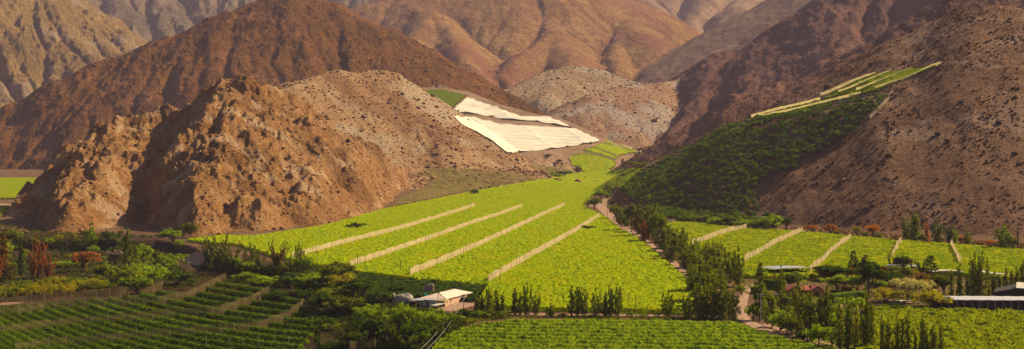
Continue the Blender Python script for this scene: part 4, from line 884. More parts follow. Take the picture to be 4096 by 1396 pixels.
hedge(*hz(90,665),*hz(150,660),3.6,4,'clipped hedge below the red roof, left of the poplars')
hedge(1288+605,439+298,1288+635,439+300,3.0,5,'bright rounded hedge at the top of the dirt lane')
hedge(1932-5,439+285,1932+30,439+290,4,4,'dark hedge left of the red-roofed house')
# ================= orchard on the hillside =================
orch=[(1768,352),(1833,320),(1877,306),(1973,290),(2033,280),(2106,260),(2174,240),(2230,233),(2240,234),(2184,300),(2170,318),(2141,341),(2126,349),(2107,360),(2032,392),(1997,425),(1932,437),(1905,470),(1900,500),(1935,540),(1985,578),(1960,582),(1850,570),(1700,555),(1660,547),(1600,506),(1560,480),(1600,440),(1650,415),(1700,385)]
cand=[]
sp=6.6
for iy,Yv in enumerate(np.arange(1050,1850,sp)):
    for xv in np.arange(60,420,sp*.92):
        cand.append((xv+(iy%2)*2.4,Yv))
cand=np.array(cand); cand+=rng.uniform(-1.2,1.2,cand.shape)
cz=Hat(cand[:,0],cand[:,1]); sx=CX+F*cand[:,0]/cand[:,1]; sy=HY-(cz+2-CH)*F/cand[:,1]
okk=pip(sx,sy,orch)
ci=np.clip(((cand[:,0]/cand[:,1]-ga[0])/DA).round().astype(int),0,C-1); ri=np.clip(((np.log(cand[:,1])-LN0)/DL).round().astype(int),2,R-1)
vis=(SMIN[ri-2,ci]>sy-3)
gap=fbm(cand[:,0]/28,cand[:,1]/28,3,301)<.42
okk&=vis&gap&(rng.random(len(cand))<.93)
cand=cand[okk];cz=cz[okk]
order=np.argsort(cand[:,1]); cand=cand[order];cz=cz[order]
print('orchard trees',len(cand))
for i in range(min(300,len(cand))):
    s=rng.uniform(4.6,8.2)
    add_tree('orchard_tree','orch','orchard',cand[i,0],cand[i,1],cz[i],s,s*rng.uniform(1.0,1.25),'rounded dark green fruit tree in the nearer, lower part of the hillside orchard','fruit tree','fruit trees of the hillside orchard',var=i%4)
if len(cand)>300:
    VV=[];QQ=[];n0=0
    base=[shape_tree('orch',np.random.default_rng(900+k))[:2] for k in range(4)]
    for i in range(300,len(cand)):
        V,Q=base[i%4]; s=rng.uniform(4.6,8.2);w=s*rng.uniform(1.0,1.25);t=rng.random()*6.28; c_,s_=math.cos(t),math.sin(t)
        W_=np.stack([(V[:,0]*c_-V[:,1]*s_)*w+cand[i,0],(V[:,0]*s_+V[:,1]*c_)*w+cand[i,1],V[:,2]*s+cz[i]-.15],-1)
        VV.append(W_);QQ.append(Q+n0);n0+=len(V)
    tag(mesh_np('orchard_foliage',np.concatenate(VV),np.concatenate(QQ),LM['orchard']),'upper mass of dark green fruit trees higher on the hillside orchard','orchard',kind='stuff')
# ================= loose rocks and desert shrubs =================
def blob(r,sub=1,rough_=.3):
    bm=bmesh.new(); bmesh.ops.create_icosphere(bm,subdivisions=sub,radius=1)
    for v in bm.verts: v.co*=1+rough_*(r.random()-.5)*2
    V=np.array([v.co[:] for v in bm.verts]);Q=np.array([[v.index for v in f.verts] for f in bm.faces]); bm.free(); return V,Q
def scatter(name,ids,n,size,zs,mat,label,cat,seed,cond=None,Ymax=9e9,rough_=.3,up=.25,sub=1):
    r=np.random.default_rng(seed)
    m=np.isin(gid,ids)&(YY<Ymax)&(SY<SMIN+1.0)   # only ground that can be seen
    w=(YY**2*m); 
    if cond is not None: w=w*cond
    w=w.ravel(); cs=np.cumsum(w); k=np.searchsorted(cs,r.random(n)*cs[-1])
    i=k//C;j=k%C
    Yv=gY[i]*(1+DL*(r.random(n)-.5)); xv=(ga[j]+DA*(r.random(n)-.5))*Yv; z=Hat(xv,Yv)
    tv=[blob(r,sub,rough_) for _ in range(6)]
    VV=[];QQ=[];n0=0
    s=size*np.exp(r.normal(size=n)*.55)
    for g in range(6):
        sel=np.arange(g,n,6); V,Q=tv[g]; t=r.random(len(sel))*6.28; c_=np.cos(t)[:,None];s_=np.sin(t)[:,None]; ss=s[sel][:,None]
        ax=(.8+.5*r.random((len(sel),1)))
        A=np.stack([(V[None,:,0]*c_-V[None,:,1]*s_)*ss*ax+xv[sel][:,None],(V[None,:,0]*s_+V[None,:,1]*c_)*ss+Yv[sel][:,None],V[None,:,2]*ss*zs+z[sel][:,None]+ss*up],-1)
        VV.append(A.reshape(-1,3)); QQ.append((Q[None]+np.arange(len(sel))[:,None,None]*len(V)).reshape(-1,3)+n0); n0+=A.shape[0]*A.shape[1]
    o_=mesh_np(name,np.concatenate(VV),np.concatenate(QQ),mat)
    return tag(o_,label,cat,kind='stuff')
SH=leaf_mat('desert_shrub',(.085,.045,.022),(.15,.085,.042),.1,None,.3)
SHG=leaf_mat('dry_green_shrub',(.07,.065,.02),(.12,.10,.03),.1,None,.3)
RK=NM('loose_rock',.95,.05); RK.color(RK.ramp(RK.noise(.2,5,.6),[(.3,(.10,.045,.02)),(.5,(.22,.105,.045)),(.72,(.38,.22,.11))])); RK.bump(RK.noise(1.2,4,.6),.5,.4)
notorch=~pip(SY*0+CX+F*ga[None],SY,orch)
scatter('desert_shrubs',[13],12000,.47,.7,SH,'thousands of small dark desert shrubs dotting the big brown hillside','shrubs',1,cond=notorch*(.25+smooth(-.3,.3,fbm(X/60,YY/60,3,401))))
scatter('desert_shrubs',[1],1800,.42,.75,SH,'small dark brown shrubs on the craggy near hill','shrubs',2)
scatter('desert_shrubs',[2],3600,.6,.8,SH,'small dark shrubs speckling the pale scree hill','shrubs',3,Ymax=2600)
scatter('desert_shrubs',[5,4,6],7000,.62,.8,SH,'dark shrubs speckling the stony knolls behind the white covers','shrubs',4,Ymax=4200)
scatter('desert_shrubs',[3],5200,.9,.8,SH,'sparse dark shrubs on the big brown peak','shrubs',5)
scatter('loose_rocks',[1],4200,.42,.8,RK.m,'loose broken rocks over the craggy near hill','rocks',6,rough_=.6,cond=(.15+smooth(-.2,.3,fbm(X/40,YY/40,3,207))))
scatter('loose_rocks',[13],900,.45,.6,RK.m,'scattered pale stones on the big brown hillside','rocks',7,rough_=.5,cond=notorch)
scatter('loose_rocks',[2],1600,1.0,.7,RK.m,'scattered rocks on the scree hill','rocks',8,rough_=.5)
# undergrowth on the valley floor
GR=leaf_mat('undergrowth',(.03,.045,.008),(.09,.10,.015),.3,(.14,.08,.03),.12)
def under(poly,n,size,mat,label,seed):
    r=np.random.default_rng(seed); P=[]
    x0,x1=min(p[0] for p in poly),max(p[0] for p in poly);y0,y1=min(p[1] for p in poly),max(p[1] for p in poly)
    while len(P)<n:
        px=r.uniform(x0,x1);py=r.uniform(y0,y1)
        if inside1(px,py,poly): p=place(px,min(py,915)); P.append((p.x,p.y,p.z))
    P=np.array(P); P[:,2]+=size*.2
    V,Q=leaves(P,size*np.exp(r.normal(size=n)*.35),14,size*.45,r,.55,.5)
    tag(mesh_np('undergrowth',V,Q,mat),label,'undergrowth',kind='stuff')
under([(-20,560),(120,580),(300,596),(420,640),(480,690),(600,700),(640,720),(560,745),(400,725),(200,745),(-20,765)],5200,1.4,GR,'tangled low undergrowth on the dry river flat at the left',1)
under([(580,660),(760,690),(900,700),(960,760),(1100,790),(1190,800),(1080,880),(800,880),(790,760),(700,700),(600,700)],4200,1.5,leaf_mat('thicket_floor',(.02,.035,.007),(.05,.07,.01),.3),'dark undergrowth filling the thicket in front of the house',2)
under([(1890,780),(2000,740),(2190,770),(2180,830),(2150,890),(2100,885),(1950,820)],900,1.0,LM['green'],'green undergrowth between the poplars at the lower right',3)
under([(1870,690),(2060,690),(2330,690),(2576,700),(2576,745),(2370,750),(2360,775),(2150,775),(1980,760),(1890,740)],1500,.9,LM['olive'],'grass and low growth of the garden around the red-roofed house',4)
under([(1180,792),(1300,796),(1800,798),(1860,800),(1850,806),(1300,800),(1180,812)],700,.7,LM['olive'],'weeds along the lower edge of the dirt track',5)
under([(1490,500),(1560,475),(1640,520),(1700,560),(1800,640),(1850,700),(1820,700),(1740,650),(1640,600),(1560,540)],900,.9,LM['olive'],'weeds under the trees of the valley road',6)
under([(1960,580),(2300,605),(2600,628),(2600,615),(2300,592),(1980,570)],900,.9,leaf_mat('reddish_weeds',(.10,.06,.02),(.16,.09,.03),.2),'reddish weeds along the top edge of the right vineyard',7)
# ================= roads =================
TRACK=NM('dirt_track',.95,.05); TRACK.color(TRACK.mix(TRACK.ramp(TRACK.noise(.5,6,.65),[(.35,0.0),(.65,1.0)]),(.21,.125,.075),(.35,.225,.15))); TRACK.bump(TRACK.noise(2.5,4,.6),.4,.15)
def road(name,pts,label,lift=.06,cat='track'):
    """pts: frame column, frame row, half width in metres"""
    P=[place(px,py) for px,py,w in pts]; Wd=[w for *_,w in pts]; L=[0]
    for a,b in zip(P[:-1],P[1:]): L.append(L[-1]+math.hypot(b.x-a.x,b.y-a.y))
    n=int(L[-1]/1.2)+2; s=np.linspace(0,L[-1],n); xs=np.interp(s,L,[p.x for p in P]);ys=np.interp(s,L,[p.y for p in P]); ws=np.interp(s,L,Wd)
    k=np.ones(9)/9
    if n>20: xs=np.convolve(np.pad(xs,4,'edge'),k,'valid');ys=np.convolve(np.pad(ys,4,'edge'),k,'valid')
    tx=np.gradient(xs);ty=np.gradient(ys);tl=np.hypot(tx,ty)+1e-6;nx=-ty/tl;ny=tx/tl;V=[]
    for u in np.linspace(-1,1,9):
        e=ws*u*(1+(.22*perlin(s/4,s*0+u*3,5) if abs(u)>.9 else 0)); x=xs+nx*e;y=ys+ny*e; V.append(np.stack([x,y,Hat(x,y)+lift+.10*(1-abs(u))],-1))
    V=np.stack(V,1); idx=np.arange(n*9).reshape(n,9); q=np.stack([idx[:-1,:-1],idx[1:,:-1],idx[1:,1:],idx[:-1,1:]],-1).reshape(-1,4)
    tag(mesh_np(name,V.reshape(-1,3),q,TRACK.m,True),label,cat,kind='structure')
road('dirt_track',[(1150,782,3),(1220,789,3),(1330,791,2.6),(1500,792,2.4),(1700,794,2.4),(1850,798,3)],'pinkish dirt track running behind the row of poplars')
road('dirt_lane',[(1990,862,2.5),(1900,820,2.6),(1868,800,2.6),(1866,770,2.2),(1872,745,2),(1878,728,2),(1890,715,1.5)],'dirt lane coming down between the dark tree cluster and the tall poplar',.09)
road('dirt_lane',[(2170,905,3),(2100,876,2.5),(2040,852,2.2),(1985,835,2.4),(1925,815,3)],'dirt path along the edge of the bottom vineyard',.12,'path')
road('valley_road',[(1572,466,3.2),(1545,480,4),(1520,500,4.5),(1512,520,5),(1530,540,4.5),(1562,566,3.6),(1610,598,3.4),(1650,630,3.4),(1690,662,3.4),(1728,694,3.4),(1750,716,3.6),(1756,740,3)],'pale dirt road running along the tree line between the two vineyards')
road('dirt_clearing',[(1462,517,1.5),(1480,516,5),(1500,519,6),(1515,522,5)],'bare earth triangle where the nets end at the valley road',.11,'clearing')
road('house_yard',[(1205,742,3),(1192,756,4.5),(1165,768,5),(1130,776,5),(1118,784,4)],'pinkish bare yard beside the white-roofed house',.05,'yard')
road('garden_path',[(2085,772,2),(2110,768,2),(2160,768,2.2),(2230,764,3),(2300,760,2.5)],'pinkish garden path in front of the pale spreading tree',.07,'path')
road('sandy_ledge',[(462,646,3),(490,652,4),(515,656,3)],'bare sandy ledge on top of the eroded bank',.1,'ledge')
road('river_stones',[(-20,766,5),(20,764,5),(50,760,3)],'pale stony patch at the left edge above the netted vineyard',.1,'stones')
road('valley_road',[(-40,513,6),(10,513,5),(38,510,4)],'pale road between the two distant green fields at the left edge',.1,'road')
# ================= buildings =================
WALL=plain('tan_plaster',(.46,.30,.18),.9,.15,.6); ROOF=plain('pale_metal_roof',(.62,.47,.36),.6,.12,.3); ROOFW=plain('white_sheet_roof',(.40,.39,.39),.5,.06,.5)
YEL=plain('yellowed_sheet',(.60,.47,.20),.7,.1); DARK=plain('dark_opening',(.02,.017,.015),.6,.1); GREYR=plain('grey_roof_sheet',(.28,.28,.30),.55,.12,.4); CONC=plain('pale_concrete',(.42,.36,.29),.85,.1)
RED=plain('red_roof',(.33,.075,.045),.7,.15,.5); ORW=plain('orange_wall',(.36,.14,.05),.85,.12); TEAL=plain('teal_plastic',(.02,.30,.24),.5,.1); BLKNET=plain('black_net',(.035,.028,.022),.9,.25,1.5); GRN=plain('green_tank_paint',(.05,.20,.08),.6,.1); DGY=plain('dark_tarp',(.10,.09,.08),.9,.2)
def frame_at(px,py,px2,py2):
    """empty at first point, x axis pointing to the second point"""
    a=place(px,py);b=place(px2,py2); rz=math.atan2(b.y-a.y,b.x-a.x); return a,rz,math.hypot(b.x-a.x,b.y-a.y)
def hiproof(mb,x0,x1,y0,y1,z,hr,ov=.5,th=.15,rid=.5):
    x0-=ov;x1+=ov;y0-=ov;y1+=ov; w=(y1-y0)/2*rid*2; ym=(y0+y1)/2
    mb.add([(x0,y0,z),(x1,y0,z),(x1,y1,z),(x0,y1,z),(x0+w,ym,z+hr),(x1-w,ym,z+hr),(x0,y0,z-th),(x1,y0,z-th),(x1,y1,z-th),(x0,y1,z-th)],[(0,1,5,4),(1,2,5),(2,3,4,5),(3,0,4),(6,9,8,7),(0,6,7,1),(1,7,8,2),(2,8,9,3),(3,9,6,0)])
# white-roofed farmhouse : long wall seen at an angle, running away to the right
a,rz,L=frame_at(1120,770,1184,751)
hs=empty('farm_house',a,rz,'tan farmhouse with a pale hipped metal roof above the reed thicket','house')
D=11.0
MB().box(0,L,0,D,-.3,3.0).build('wall',WALL,hs)
mb=MB(); hiproof(mb,0,L,0,D,3.05,1.9,.7,.15,.5); rf=mb.build('roof',ROOF,hs)
MB().tube((L*.0-.6,-.6,3.12),(D/2,D/2,5.0),.09,.09,5).build('ridge_cap',DGY,rf)
for wx in (.2,.62,.85):
    w_=MB().box(L*wx,L*wx+.9,-.06,.1,1.2,2.1).build('window',DARK,hs); MB().box(L*wx-.1,L*wx+1.0,-.1,-.0,1.05,1.18).build('sill',CONC,w_)
an=MB().box(-3.2,-.02,-1.2,2.0,-.3,2.6).build('annex_wall',WALL,hs); MB().box(-3.5,.2,-1.6,2.3,2.62,2.75).build('annex_roof',YEL,hs)
MB().box(-1.3,-.5,-1.26,-1.15,1.3,1.9).build('window',DARK,hs)
MB().box(-3.4,-.02,2.1,9.0,-.3,2.5).build('porch_wall',plain('white_wall',(.7,.62,.52)),hs); MB().box(-5.0,.1,2.4,9.2,2.78,2.92).build('porch_roof',ROOFW,hs)
d_=MB().box(-3.47,-3.38,6.0,6.9,-.2,1.9).build('door',DARK,hs); MB().box(-3.55,-3.46,6.75,6.85,.8,.95).build('handle',CONC,d_)
cpt=empty('carport',hs.matrix_basis@Vector((-7,8,0)) if False else Vector((0,0,0)),0,'open grey-roofed carport on thin posts at the left side of the farmhouse','carport')
M=Matrix.Translation(a)@Matrix.Rotation(rz,4,'Z')
cpt.location=M@Vector((-8.6,7.5,0)); cpt.rotation_euler=(0,0,rz)
MB().box(-.5,7.2,-.5,4.2,2.95,3.08).build('roof',GREYR,cpt)
for x_,y_ in ((0,0),(0,3.8),(5,0),(5,3.8)): MB().box(x_,x_+.14,y_,y_+.14,-.2,2.95).build('post',WOOD,cpt)
sl=empty('slab_roof',M@Vector((-13,-1.5,0)),rz,'low pale flat canopy in front of the carport','canopy')
MB().box(0,10,0,2.6,1.5,1.62).build('roof',CONC,sl)
for x_ in (.2,3.3,6.5,9.6): MB().box(x_,x_+.12,.1,.22,-.2,1.5).build('post',WOOD,sl)
TARP=plain('pale_tarp',(.26,.22,.17),.9,.2,.5)
def heap(px,py,w,hh,d,mat,name,label,cat,seed,peak=.0):
    p=place(px,py); r=np.random.default_rng(seed); bm=bmesh.new(); bmesh.ops.create_icosphere(bm,subdivisions=4,radius=1)
    for v in bm.verts:
        n=float(perlin(np.array([v.co.x*2.2+seed]),np.array([v.co.y*2.2+v.co.z]),seed)[0])
        v.co*=1+.22*n; z=max(v.co.z,-.05); v.co=Vector((v.co.x*w/2,v.co.y*d/2,(abs(z)**.8)*hh*(1+peak*(v.co.x>0.1)*v.co.x)))
    me=bpy.data.meshes.new(name); bm.to_mesh(me); bm.free(); me.materials.append(mat)
    for f in me.polygons: f.use_smooth=True
    ob=bpy.data.objects.new(name,me); COL.objects.link(ob); ob.location=p; tag(ob,label,cat); return ob
heap(1014,764,9.5,4.2,6,TARP,'covered_heap','large heap under a pale grey sheet left of the farmhouse','heap',3,.3)
heap(990,758,3.6,3.6,3.5,TARP,'covered_heap','small pointed heap under a pale sheet left of the large one','heap',5,-.3)
heap(1079,742,5.2,4.8,4,plain('brown_tarp',(.20,.14,.10)),'covered_heap','brown pointed covered heap behind the carport','heap',8,.4)
tp_=place(1046,766); tt=empty('tarp_shelter',tp_,rz+.2,'low dark sagging shelter between the pale heap and the carport','shelter')
n=9; V=[];Fc=[]
for i in range(n):
    for j in range(n): V.append((-6+12*i/(n-1),-3+6*j/(n-1),1.9-.7*math.sin(i/(n-1)*math.pi*2)**2+.15*random.random()))
for i in range(n-1):
    for j in range(n-1): Fc.append((i*n+j,(i+1)*n+j,(i+1)*n+j+1,i*n+j+1))
mb=MB(); mb.add(V,Fc); ob=mb.build('sheet',DGY,tt,True); sm=ob.modifiers.new('s','SOLIDIFY'); sm.thickness=.05
for x_ in (-5.6,0,5.6): MB().tube((x_,-2.8,-.2),(x_,-2.8,1.6),.06).build('post',WOOD,tt)
p=place(1070,757); tk=empty('water_tank',p,0,'small teal water container on legs beside the carport','tank'); MB().tube((0,0,2.0),(0,0,3.1),.75,.75,14).build('drum',TEAL,tk)
for x_,y_ in ((-.5,-.5),(.5,-.5),(.5,.5),(-.5,.5)): MB().box(x_-.05,x_+.05,y_-.05,y_+.05,-.2,2.0).build('leg',WOOD,tk)
p=M@Vector((L+2,1.5,0)); p.z=float(Hat(p.x,p.y)); tk=empty('green_tank',p,0,'small green barrel at the far right corner of the farmhouse','barrel'); MB().tube((0,0,-.1),(0,0,1.5),.8,.8,14).build('drum',GRN,tk); MB().tube((0,0,1.5),(0,0,1.6),.84,.7,14).build('lid',GRN,tk)
# red-roofed house
a,rz,L=frame_at(1984,748,2073,748)
hs=empty('red_roofed_house',a,rz,'house with two red gabled roof ends and orange walls behind the tall poplars','house')
def gable(x0,x1,y0,y1,z,hr):
    ym=(x0+x1)/2; o_=.5; mb=MB(); mb.add([(x0-o_,y0-o_,z),(ym,y0-o_,z+hr),(x1+o_,y0-o_,z),(x0-o_,y1+o_,z),(ym,y1+o_,z+hr),(x1+o_,y1+o_,z),(x0-o_,y0-o_,z-.15),(ym,y0-o_,z+hr-.15),(x1+o_,y0-o_,z-.15),(x0-o_,y1+o_,z-.15),(ym,y1+o_,z+hr-.15),(x1+o_,y1+o_,z-.15)],[(0,1,4,3),(1,2,5,4),(6,9,10,7),(7,10,11,8),(0,6,7,1),(1,7,8,2),(3,4,10,9),(4,5,11,10),(0,3,9,6),(2,8,11,5)]); return mb
def gwall(x0,x1,y0,y1,z,hr):
    ym=(x0+x1)/2; return MB().add([(x0,y0,-.4),(x1,y0,-.4),(x1,y0,z-.2),(ym,y0,z+hr-.35),(x0,y0,z-.2),(x0,y1,-.4),(x1,y1,-.4),(x1,y1,z-.2),(ym,y1,z+hr-.35),(x0,y1,z-.2)],[(0,1,2,3,4),(9,8,7,6,5),(0,4,9,5),(1,6,7,2)])
for k,(x0,x1) in enumerate(((0,5.2),(L-5.5,L))):
    gwall(x0,x1,0,8,3.2,1.9).build('wall',ORW,hs); gable(x0,x1,0,8,3.2,1.9).build('roof',RED,hs)
    MB().box(x0+1.6,x0+3.1,-.06,.1,.9,2.3).build('window',DARK,hs)
MB().box(5.25,L-5.55,2,7.5,-.4,3.0).build('middle_wall',ORW,hs)
mb=MB(); mb.add([(5.8,1,3.1),(L-6.1,1,3.1),(L-6.1,8,3.1),(5.8,8,3.1),(5.8,4.5,4.7),(L-6.1,4.5,4.7)],[(0,1,5,4),(2,3,4,5),(0,4,3),(1,2,5),(0,3,2,1)]); mb.build('middle_roof',RED,hs)
d_=MB().box(L/2,L/2+1,1.93,2.05,-.3,1.9).build('door',DARK,hs); MB().box(L/2+.8,L/2+.9,1.85,1.95,.8,.95).build('handle',CONC,d_)
def flat_roof(px0,py0,px1,py1,depth,ht,mat,label,cat='flat roof building',wall=DARK,slope=.0,name='shade_roof',npost=5,sag=.0):
    a,rz,L=frame_at(px0,py0,px1,py1); r_=empty(name,a,rz,label,cat); n=10;V=[];Fc=[]
    for i in range(n+1):
        for j in range(5): V.append((L*i/n,depth*j/4,ht+slope*j/4+(sag*math.sin(i/n*math.pi)+.12*random.uniform(-1,1) if sag else 0)))
    for i in range(n):
        for j in range(4): Fc.append((i*5+j,(i+1)*5+j,(i+1)*5+j+1,i*5+j+1))
    mb=MB(); mb.add(V,Fc); ob=mb.build('roof',mat,r_); s_=ob.modifiers.new('s','SOLIDIFY'); s_.thickness=.12
    for i in range(npost):
        MB().tube((L*i/(npost-1)*.98+.1,.15,-.3),(L*i/(npost-1)*.98+.1,.15,ht-.1),.09,.09,5).build('post',WOOD,r_)
    return r_,L
flat_roof(1950,697,2046,694,16,4.0,GREYR,'flat grey shade roof between the vineyard and the round tree','shade roof',sag=.5,slope=-.2)
flat_roof(2232,684,2312,686,5,3.2,GREYR,'narrow pale roof half hidden behind the dark trees on the vineyard edge','shed',slope=.3)
flat_roof(2352,702,2430,702,9,3.6,CONC,'pale flat canopy right of the broad pointed dark tree','canopy',sag=.6,slope=-.2)
flat_roof(2440,698,2530,712,6,4.0,CONC,'long pale canopy behind the poplars at the right','canopy',sag=-.6,slope=-.2,name='shade_roof')
p=place(2306,683); bb=empty('grey_box_shed',p,0,'small light grey shed beside the broad pointed dark tree','shed'); MB().box(-1.5,1.5,0,2.5,-.2,2.6).build('wall',ROOFW,bb); MB().box(-1.7,1.7,-.2,2.7,2.61,2.75).build('roof',GREYR,bb)
p=place(2133,735); bb=empty('maroon_hut',p,.1,'small maroon hut between the garden trees','hut'); MB().box(-2,2,0,3,-.2,2.4).build('wall',plain('maroon_wall',(.14,.03,.03)),bb); mb=MB(); hiproof(mb,-2,2,0,3,2.45,.9,.5,.1,.5); mb.build('roof',plain('maroon_roof',(.20,.04,.04)),bb)
p=place(1962,756); bb=empty('garden_pavilion',p,0,'little grey-roofed pavilion left of the red-roofed house','pavilion'); MB().box(-2,2,-.2,2.6,2.5,2.62).build('roof',GREYR,bb)
for x_,y_ in ((-1.8,0),(1.7,0),(1.7,2.3),(-1.8,2.3)): MB().box(x_,x_+.1,y_,y_+.1,-.2,2.5).build('post',WOOD,bb)
p=place(2270,758); bb=tag(MB().box(-5,5,-1.5,2,-.2,.28).build('white_terrace',plain('white_stone',(.75,.72,.68))),'bright white terrace slab under the pale spreading tree','terrace'); bb.location=p
p=place(1683,560); bb=empty('white_pipe',p,-.12,'long white pipe on low stands at the corner of the right vineyard','pipe'); MB().tube((-6,0,1.6),(6,0,1.3),.45,.45,8).build('tube',ROOFW,bb)
for x_ in (-4,0,4): MB().box(x_-.15,x_+.15,-.2,.2,-.3,1.2).build('stand',CONC,bb)
# black net shed
a,rz,L=frame_at(2368,782,2640,784)
sh=empty('net_shed',a,rz,'long black net shed with a bright white roof at the right edge','shed')
D=15; Hs=4.4
MB().box(0,L,0,.12,-.3,Hs).build('front_net',BLKNET,sh); MB().box(0,.12,.13,D,-.3,Hs).build('side_net',BLKNET,sh); MB().box(.13,L,D-.12,D,-.3,Hs).build('back_net',BLKNET,sh)
V=[];Fc=[];n=24;m=8
for i in range(n+1):
    for j in range(m+1): V.append((L*i/n-.2,D*j/m-.1,Hs+.06+.2*abs(math.sin(j/m*math.pi*2))+.12*math.sin(i*1.9)*random.random()+.15*j/m))
for i in range(n):
    for j in range(m): Fc.append((i*(m+1)+j,(i+1)*(m+1)+j,(i+1)*(m+1)+j+1,i*(m+1)+j+1))
mb=MB(); mb.add(V,Fc); ob=mb.build('roof',ROOFW,sh,True); s_=ob.modifiers.new('s','SOLIDIFY'); s_.thickness=.06
for i in range(15): MB().tube((L*i/14,-.25,-.3),(L*i/14+random.uniform(-.2,.2),-.2,Hs+.6),.09,.08,6).build('post',PWOOD,sh)
a,rz,L=frame_at(2500,762,2640,768)
s2=empty('sloped_shed',a,rz,'dark shed with a pale sloping roof behind the black net shed at the right edge','shed')
MB().add([(0,0,-.3),(L,0,-.3),(L,0,6.2),(9,0,6.6),(0,0,4.6),(0,14,-.3),(L,14,-.3),(L,14,7),(9,14,7.4),(0,14,5)],[(0,1,2,3,4),(9,8,7,6,5),(0,4,9,5),(1,6,7,2),(4,3,8,9),(3,2,7,8)]).build('wall',BLKNET,s2)
MB().add([(9,-.4,6.7),(L+.5,-.4,6.3),(L+.5,6,8.2),(9,6,8.6),(9,-.4,6.82),(L+.5,-.4,6.42),(L+.5,6,8.32),(9,6,8.72)],[(0,3,2,1),(4,5,6,7),(0,1,5,4),(1,2,6,5),(2,3,7,6),(3,0,4,7)]).build('roof',plain('beige_roof',(.60,.52,.42)),s2)
# pickup on the valley road
p=place(1641,631); pk=empty('pickup_truck',p,2.2,'dark pickup truck parked on the valley road under the trees','truck')
PB=plain('dark_paint',(.03,.03,.035),.3,.1); GL=plain('car_glass',(.25,.28,.3),.1,.05)
bm=MB(); bm.add([(x,y,z) for y in (-.9,.9) for x,z in ((-2.5,.45),(2.5,.45),(2.5,.95),(1.3,1.05),(.7,1.65),(-.7,1.7),(-.9,1.05),(-2.5,1.0))],[(0,1,2,3,4,5,6,7)[::-1],(8,9,10,11,12,13,14,15)]+[(i,(i+1)%8,(i+1)%8+8,i+8) for i in range(8)]); bm.build('body',PB,pk)
MB().add([(1.22,-.8,1.12),(1.22,.8,1.12),(.74,.72,1.6),(.74,-.72,1.6)],[(0,1,2,3)]).build('windscreen',GL,pk)
for x_,y_ in ((-1.6,-.95),(1.6,-.95),(-1.6,.8),(1.6,.8)): MB().tube((x_,y_,.38),(x_,y_+.18,.38),.38,.38,12).build('wheel',plain('tyre',(.02,.02,.02)),pk)
# ================= poles and wires =================
PW=plain('dark_pole',(.055,.04,.03),.9); PL=plain('pale_pole',(.42,.38,.32),.8)
def pole(px,yb,yt,label,arm=0,mat=PW,group='utility poles',r=.14,rz=0.0,up=0.0):
    p=place(px,yb,up); ht=(yb-yt)*p.y/F+up; e=empty('utility_pole',p,rz,label,'pole',group)
    MB().tube((0,0,-.4),(0,0,ht),r,r*.7,8).build('shaft',mat,e)
    if arm:
        MB().box(-arm/2,arm/2,-.16-r,-.0-r,ht-.55,ht-.40).build('crossarm',mat,e)
        for x_ in (-arm*.45,-arm*.15,arm*.15,arm*.45): MB().tube((x_,-.08-r,ht-.40),(x_,-.08-r,ht-.15),.05,.04,6).build('insulator',mat,e)
    return p+Vector((0,-.2,ht-.3))
z6=lambda x,y:(644+x*.5,439+y*.5)
z7=lambda x,y:(1288+x*.5,439+y*.5)
tops=[]
L6=[(307,462,388,1.8,'dark pole at the lower end of the first cream net'),(510,470,402,0,'dark pole at the lower end of the second cream net'),(728,508,430,2.2,'dark pole with a crossarm between the second and third cream nets'),(770,515,460,0,'short pole at the lower end of the third cream net'),(1228,550,470,2.6,'dark pole with a crossarm at the lower end of the fourth cream net')]
for x,b,t,ar,l in L6: tops.append(pole(*z6(x,b),z6(x,t)[1],l,ar))
pa=pole(*z6(916,664),z6(916,588)[1],'thin dark pole in front of the carport',1.6,r=.12)
pb=pole(*z6(1045,712),z6(1045,600)[1],'tall dark pole right in front of the farmhouse wall',2.6,r=.15)
L7=[(585,716,605,0,'left one of the twin bare poles by the dirt track'),(622,716,605,0,'right one of the twin bare poles by the dirt track'),(333,156,112,0,'pole nearest the earth triangle at the top of the big vineyard'),(375,132,86,0,'second pole up from the earth triangle'),(417,108,66,0,'third pole up from the earth triangle'),(498,86,40,0,'pole beyond the small dark upright tree'),(550,52,18,0,'farthest pole at the top of the valley road'),(480,212,152,0,'pole standing on the road bend beside the trees'),(540,258,200,2.0,'crossarm pole in front of the first roadside trees'),(605,308,240,2.2,'crossarm pole second along the tree-lined road'),(690,368,302,2.4,'crossarm pole third along the tree-lined road'),(778,450,372,0,'bare pole beside the road halfway down the tree line'),(877,532,458,0,'bare pole where the tree-lined road reaches its lower end')]
for x,b,t,ar,l in L7: pole(*z7(x,b),z7(x,t)[1],l,ar,r=.13)
pole(*z7(962,600),z7(962,486)[1],'pale crossarm pole in front of the dark tree cluster',3.4,PL,r=.15)
pole(*z7(1252,742),z7(1252,596)[1],'tall pale crossarm pole standing beside the dirt lane',3.4,PL,r=.17)
pole(2105,778,738,'thin pole in front of the garden path',0,PL,r=.07)
WIRE=plain('wire',(.05,.045,.04),.6)
WIREL=plain('pale_wire',(.35,.33,.30),.5)
def wire(p,q,sag,label,r=.035,mat=WIRE):
    mb=MB(); n=16; pts=[]
    for i in range(n+1): t=i/n; v=p.lerp(q,t); v=Vector(v); v.z-=sag*4*t*(1-t); pts.append(v-p)
    for u,v in zip(pts[:-1],pts[1:]): mb.tube(u,v,r,r,4)
    ob=mb.build('power_line',mat); ob.location=p; tag(ob,label,'wire','overhead wires')
wire(pb,tops[4],1.5,'overhead wire from the farmhouse pole to the pole at the fourth cream net')
wire(pa,tops[4]+Vector((.6,0,-.1)),2,'overhead wire passing over the farmhouse roof')
q=Vector(W(1022,905,400)); wire(pb+Vector((-1.0,0,0)),q,3,'left pale wire crossing the reed thicket down to the bottom edge',.05,WIREL)
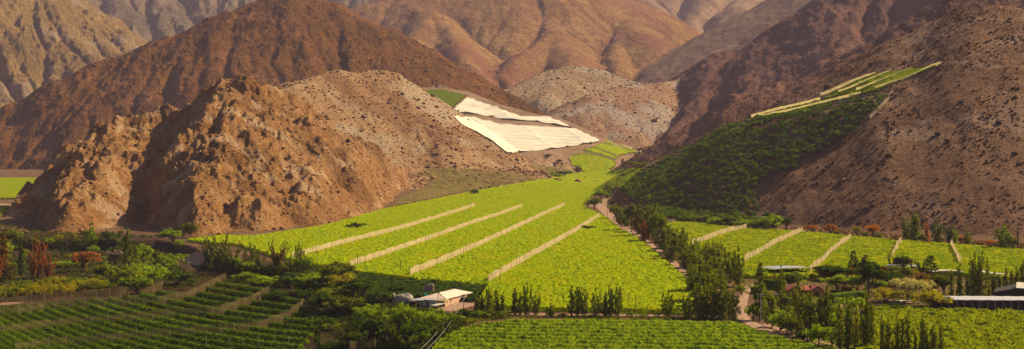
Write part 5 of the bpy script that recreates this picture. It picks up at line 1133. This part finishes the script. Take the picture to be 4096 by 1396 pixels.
q=Vector(W(1040,905,395)); wire(pb+Vector((1.0,0,0)),q,3,'right pale wire crossing the reed thicket down to the bottom edge',.05,WIREL)
STK=[(520,882,845),(577,880,848),(612,880,846),(652,878,842),(692,876,848),(724,878,846),(490,888,868)]
for i,(x,b,t) in enumerate(STK):
    p=place(x,min(b,905)); ht=(b-t)*p.y/F; e=MB().tube((0,0,-.3),(random.uniform(-.3,.5),0,ht),.07,.06,6).build('vine_stake',PWOOD); e.location=p; tag(e,f'pale leaning stake among the bottom vine rows, {ORD[sorted(s[0] for s in STK).index(x)]} from the left','stake','stakes among the vine rows')
# ================= camera, light, air =================
cam=bpy.data.cameras.new('Camera'); co=bpy.data.objects.new('Camera',cam); COL.objects.link(co); co.location=(0,0,CH); co.rotation_euler=(math.radians(90),0,0)
cam.sensor_width=36; cam.lens=36*F/2576; cam.shift_y=-(439-HY)/2576; cam.clip_start=1; cam.clip_end=40000; SC.camera=co
SUND=Vector((.68,.36,.60)).normalized()
sun=bpy.data.lights.new('sun','SUN'); sun.energy=5.0; sun.angle=math.radians(.5); sun.color=(1,.80,.50); so=bpy.data.objects.new('sun',sun); COL.objects.link(so); so.rotation_euler=SUND.to_track_quat('Z','Y').to_euler()
w=bpy.data.worlds.new('World'); SC.world=w; w.use_nodes=True; nt=w.node_tree; bg=nt.nodes['Background']; sky=nt.nodes.new('ShaderNodeTexSky'); sky.sky_type='NISHITA'; sky.sun_disc=False
sky.sun_elevation=math.asin(SUND.z); sky.sun_rotation=math.atan2(SUND.x,SUND.y); sky.dust_density=2.0
nt.links.new(sky.outputs[0],bg.inputs[0]); bg.inputs[1].default_value=.05
hb=MB().box(-6500,6500,-400,9300,-10,2600).build('haze',bpy.data.materials.new('haze_air')); tag(hb,'thin warm purplish haze filling the valley air','haze',kind='stuff')
hm=hb.data.materials[0]; hm.use_nodes=True; n_=hm.node_tree.nodes; n_.clear(); out=n_.new('ShaderNodeOutputMaterial'); pv=n_.new('ShaderNodeVolumePrincipled'); pv.inputs['Color'].default_value=(.84,.70,1,1); pv.inputs['Density'].default_value=2.9e-5; pv.inputs['Anisotropy'].default_value=0
hm.node_tree.links.new(pv.outputs[0],out.inputs['Volume'])
SC.view_settings.view_transform='Standard'; SC.view_settings.look='None'; SC.view_settings.exposure=.95; SC.view_settings.gamma=1
SC.cycles.max_bounces=5; SC.cycles.diffuse_bounces=2; SC.cycles.transparent_max_bounces=12; SC.cycles.volume_bounces=0; SC.cycles.transmission_bounces=3
SC.cycles.use_denoising=True
print('done build')
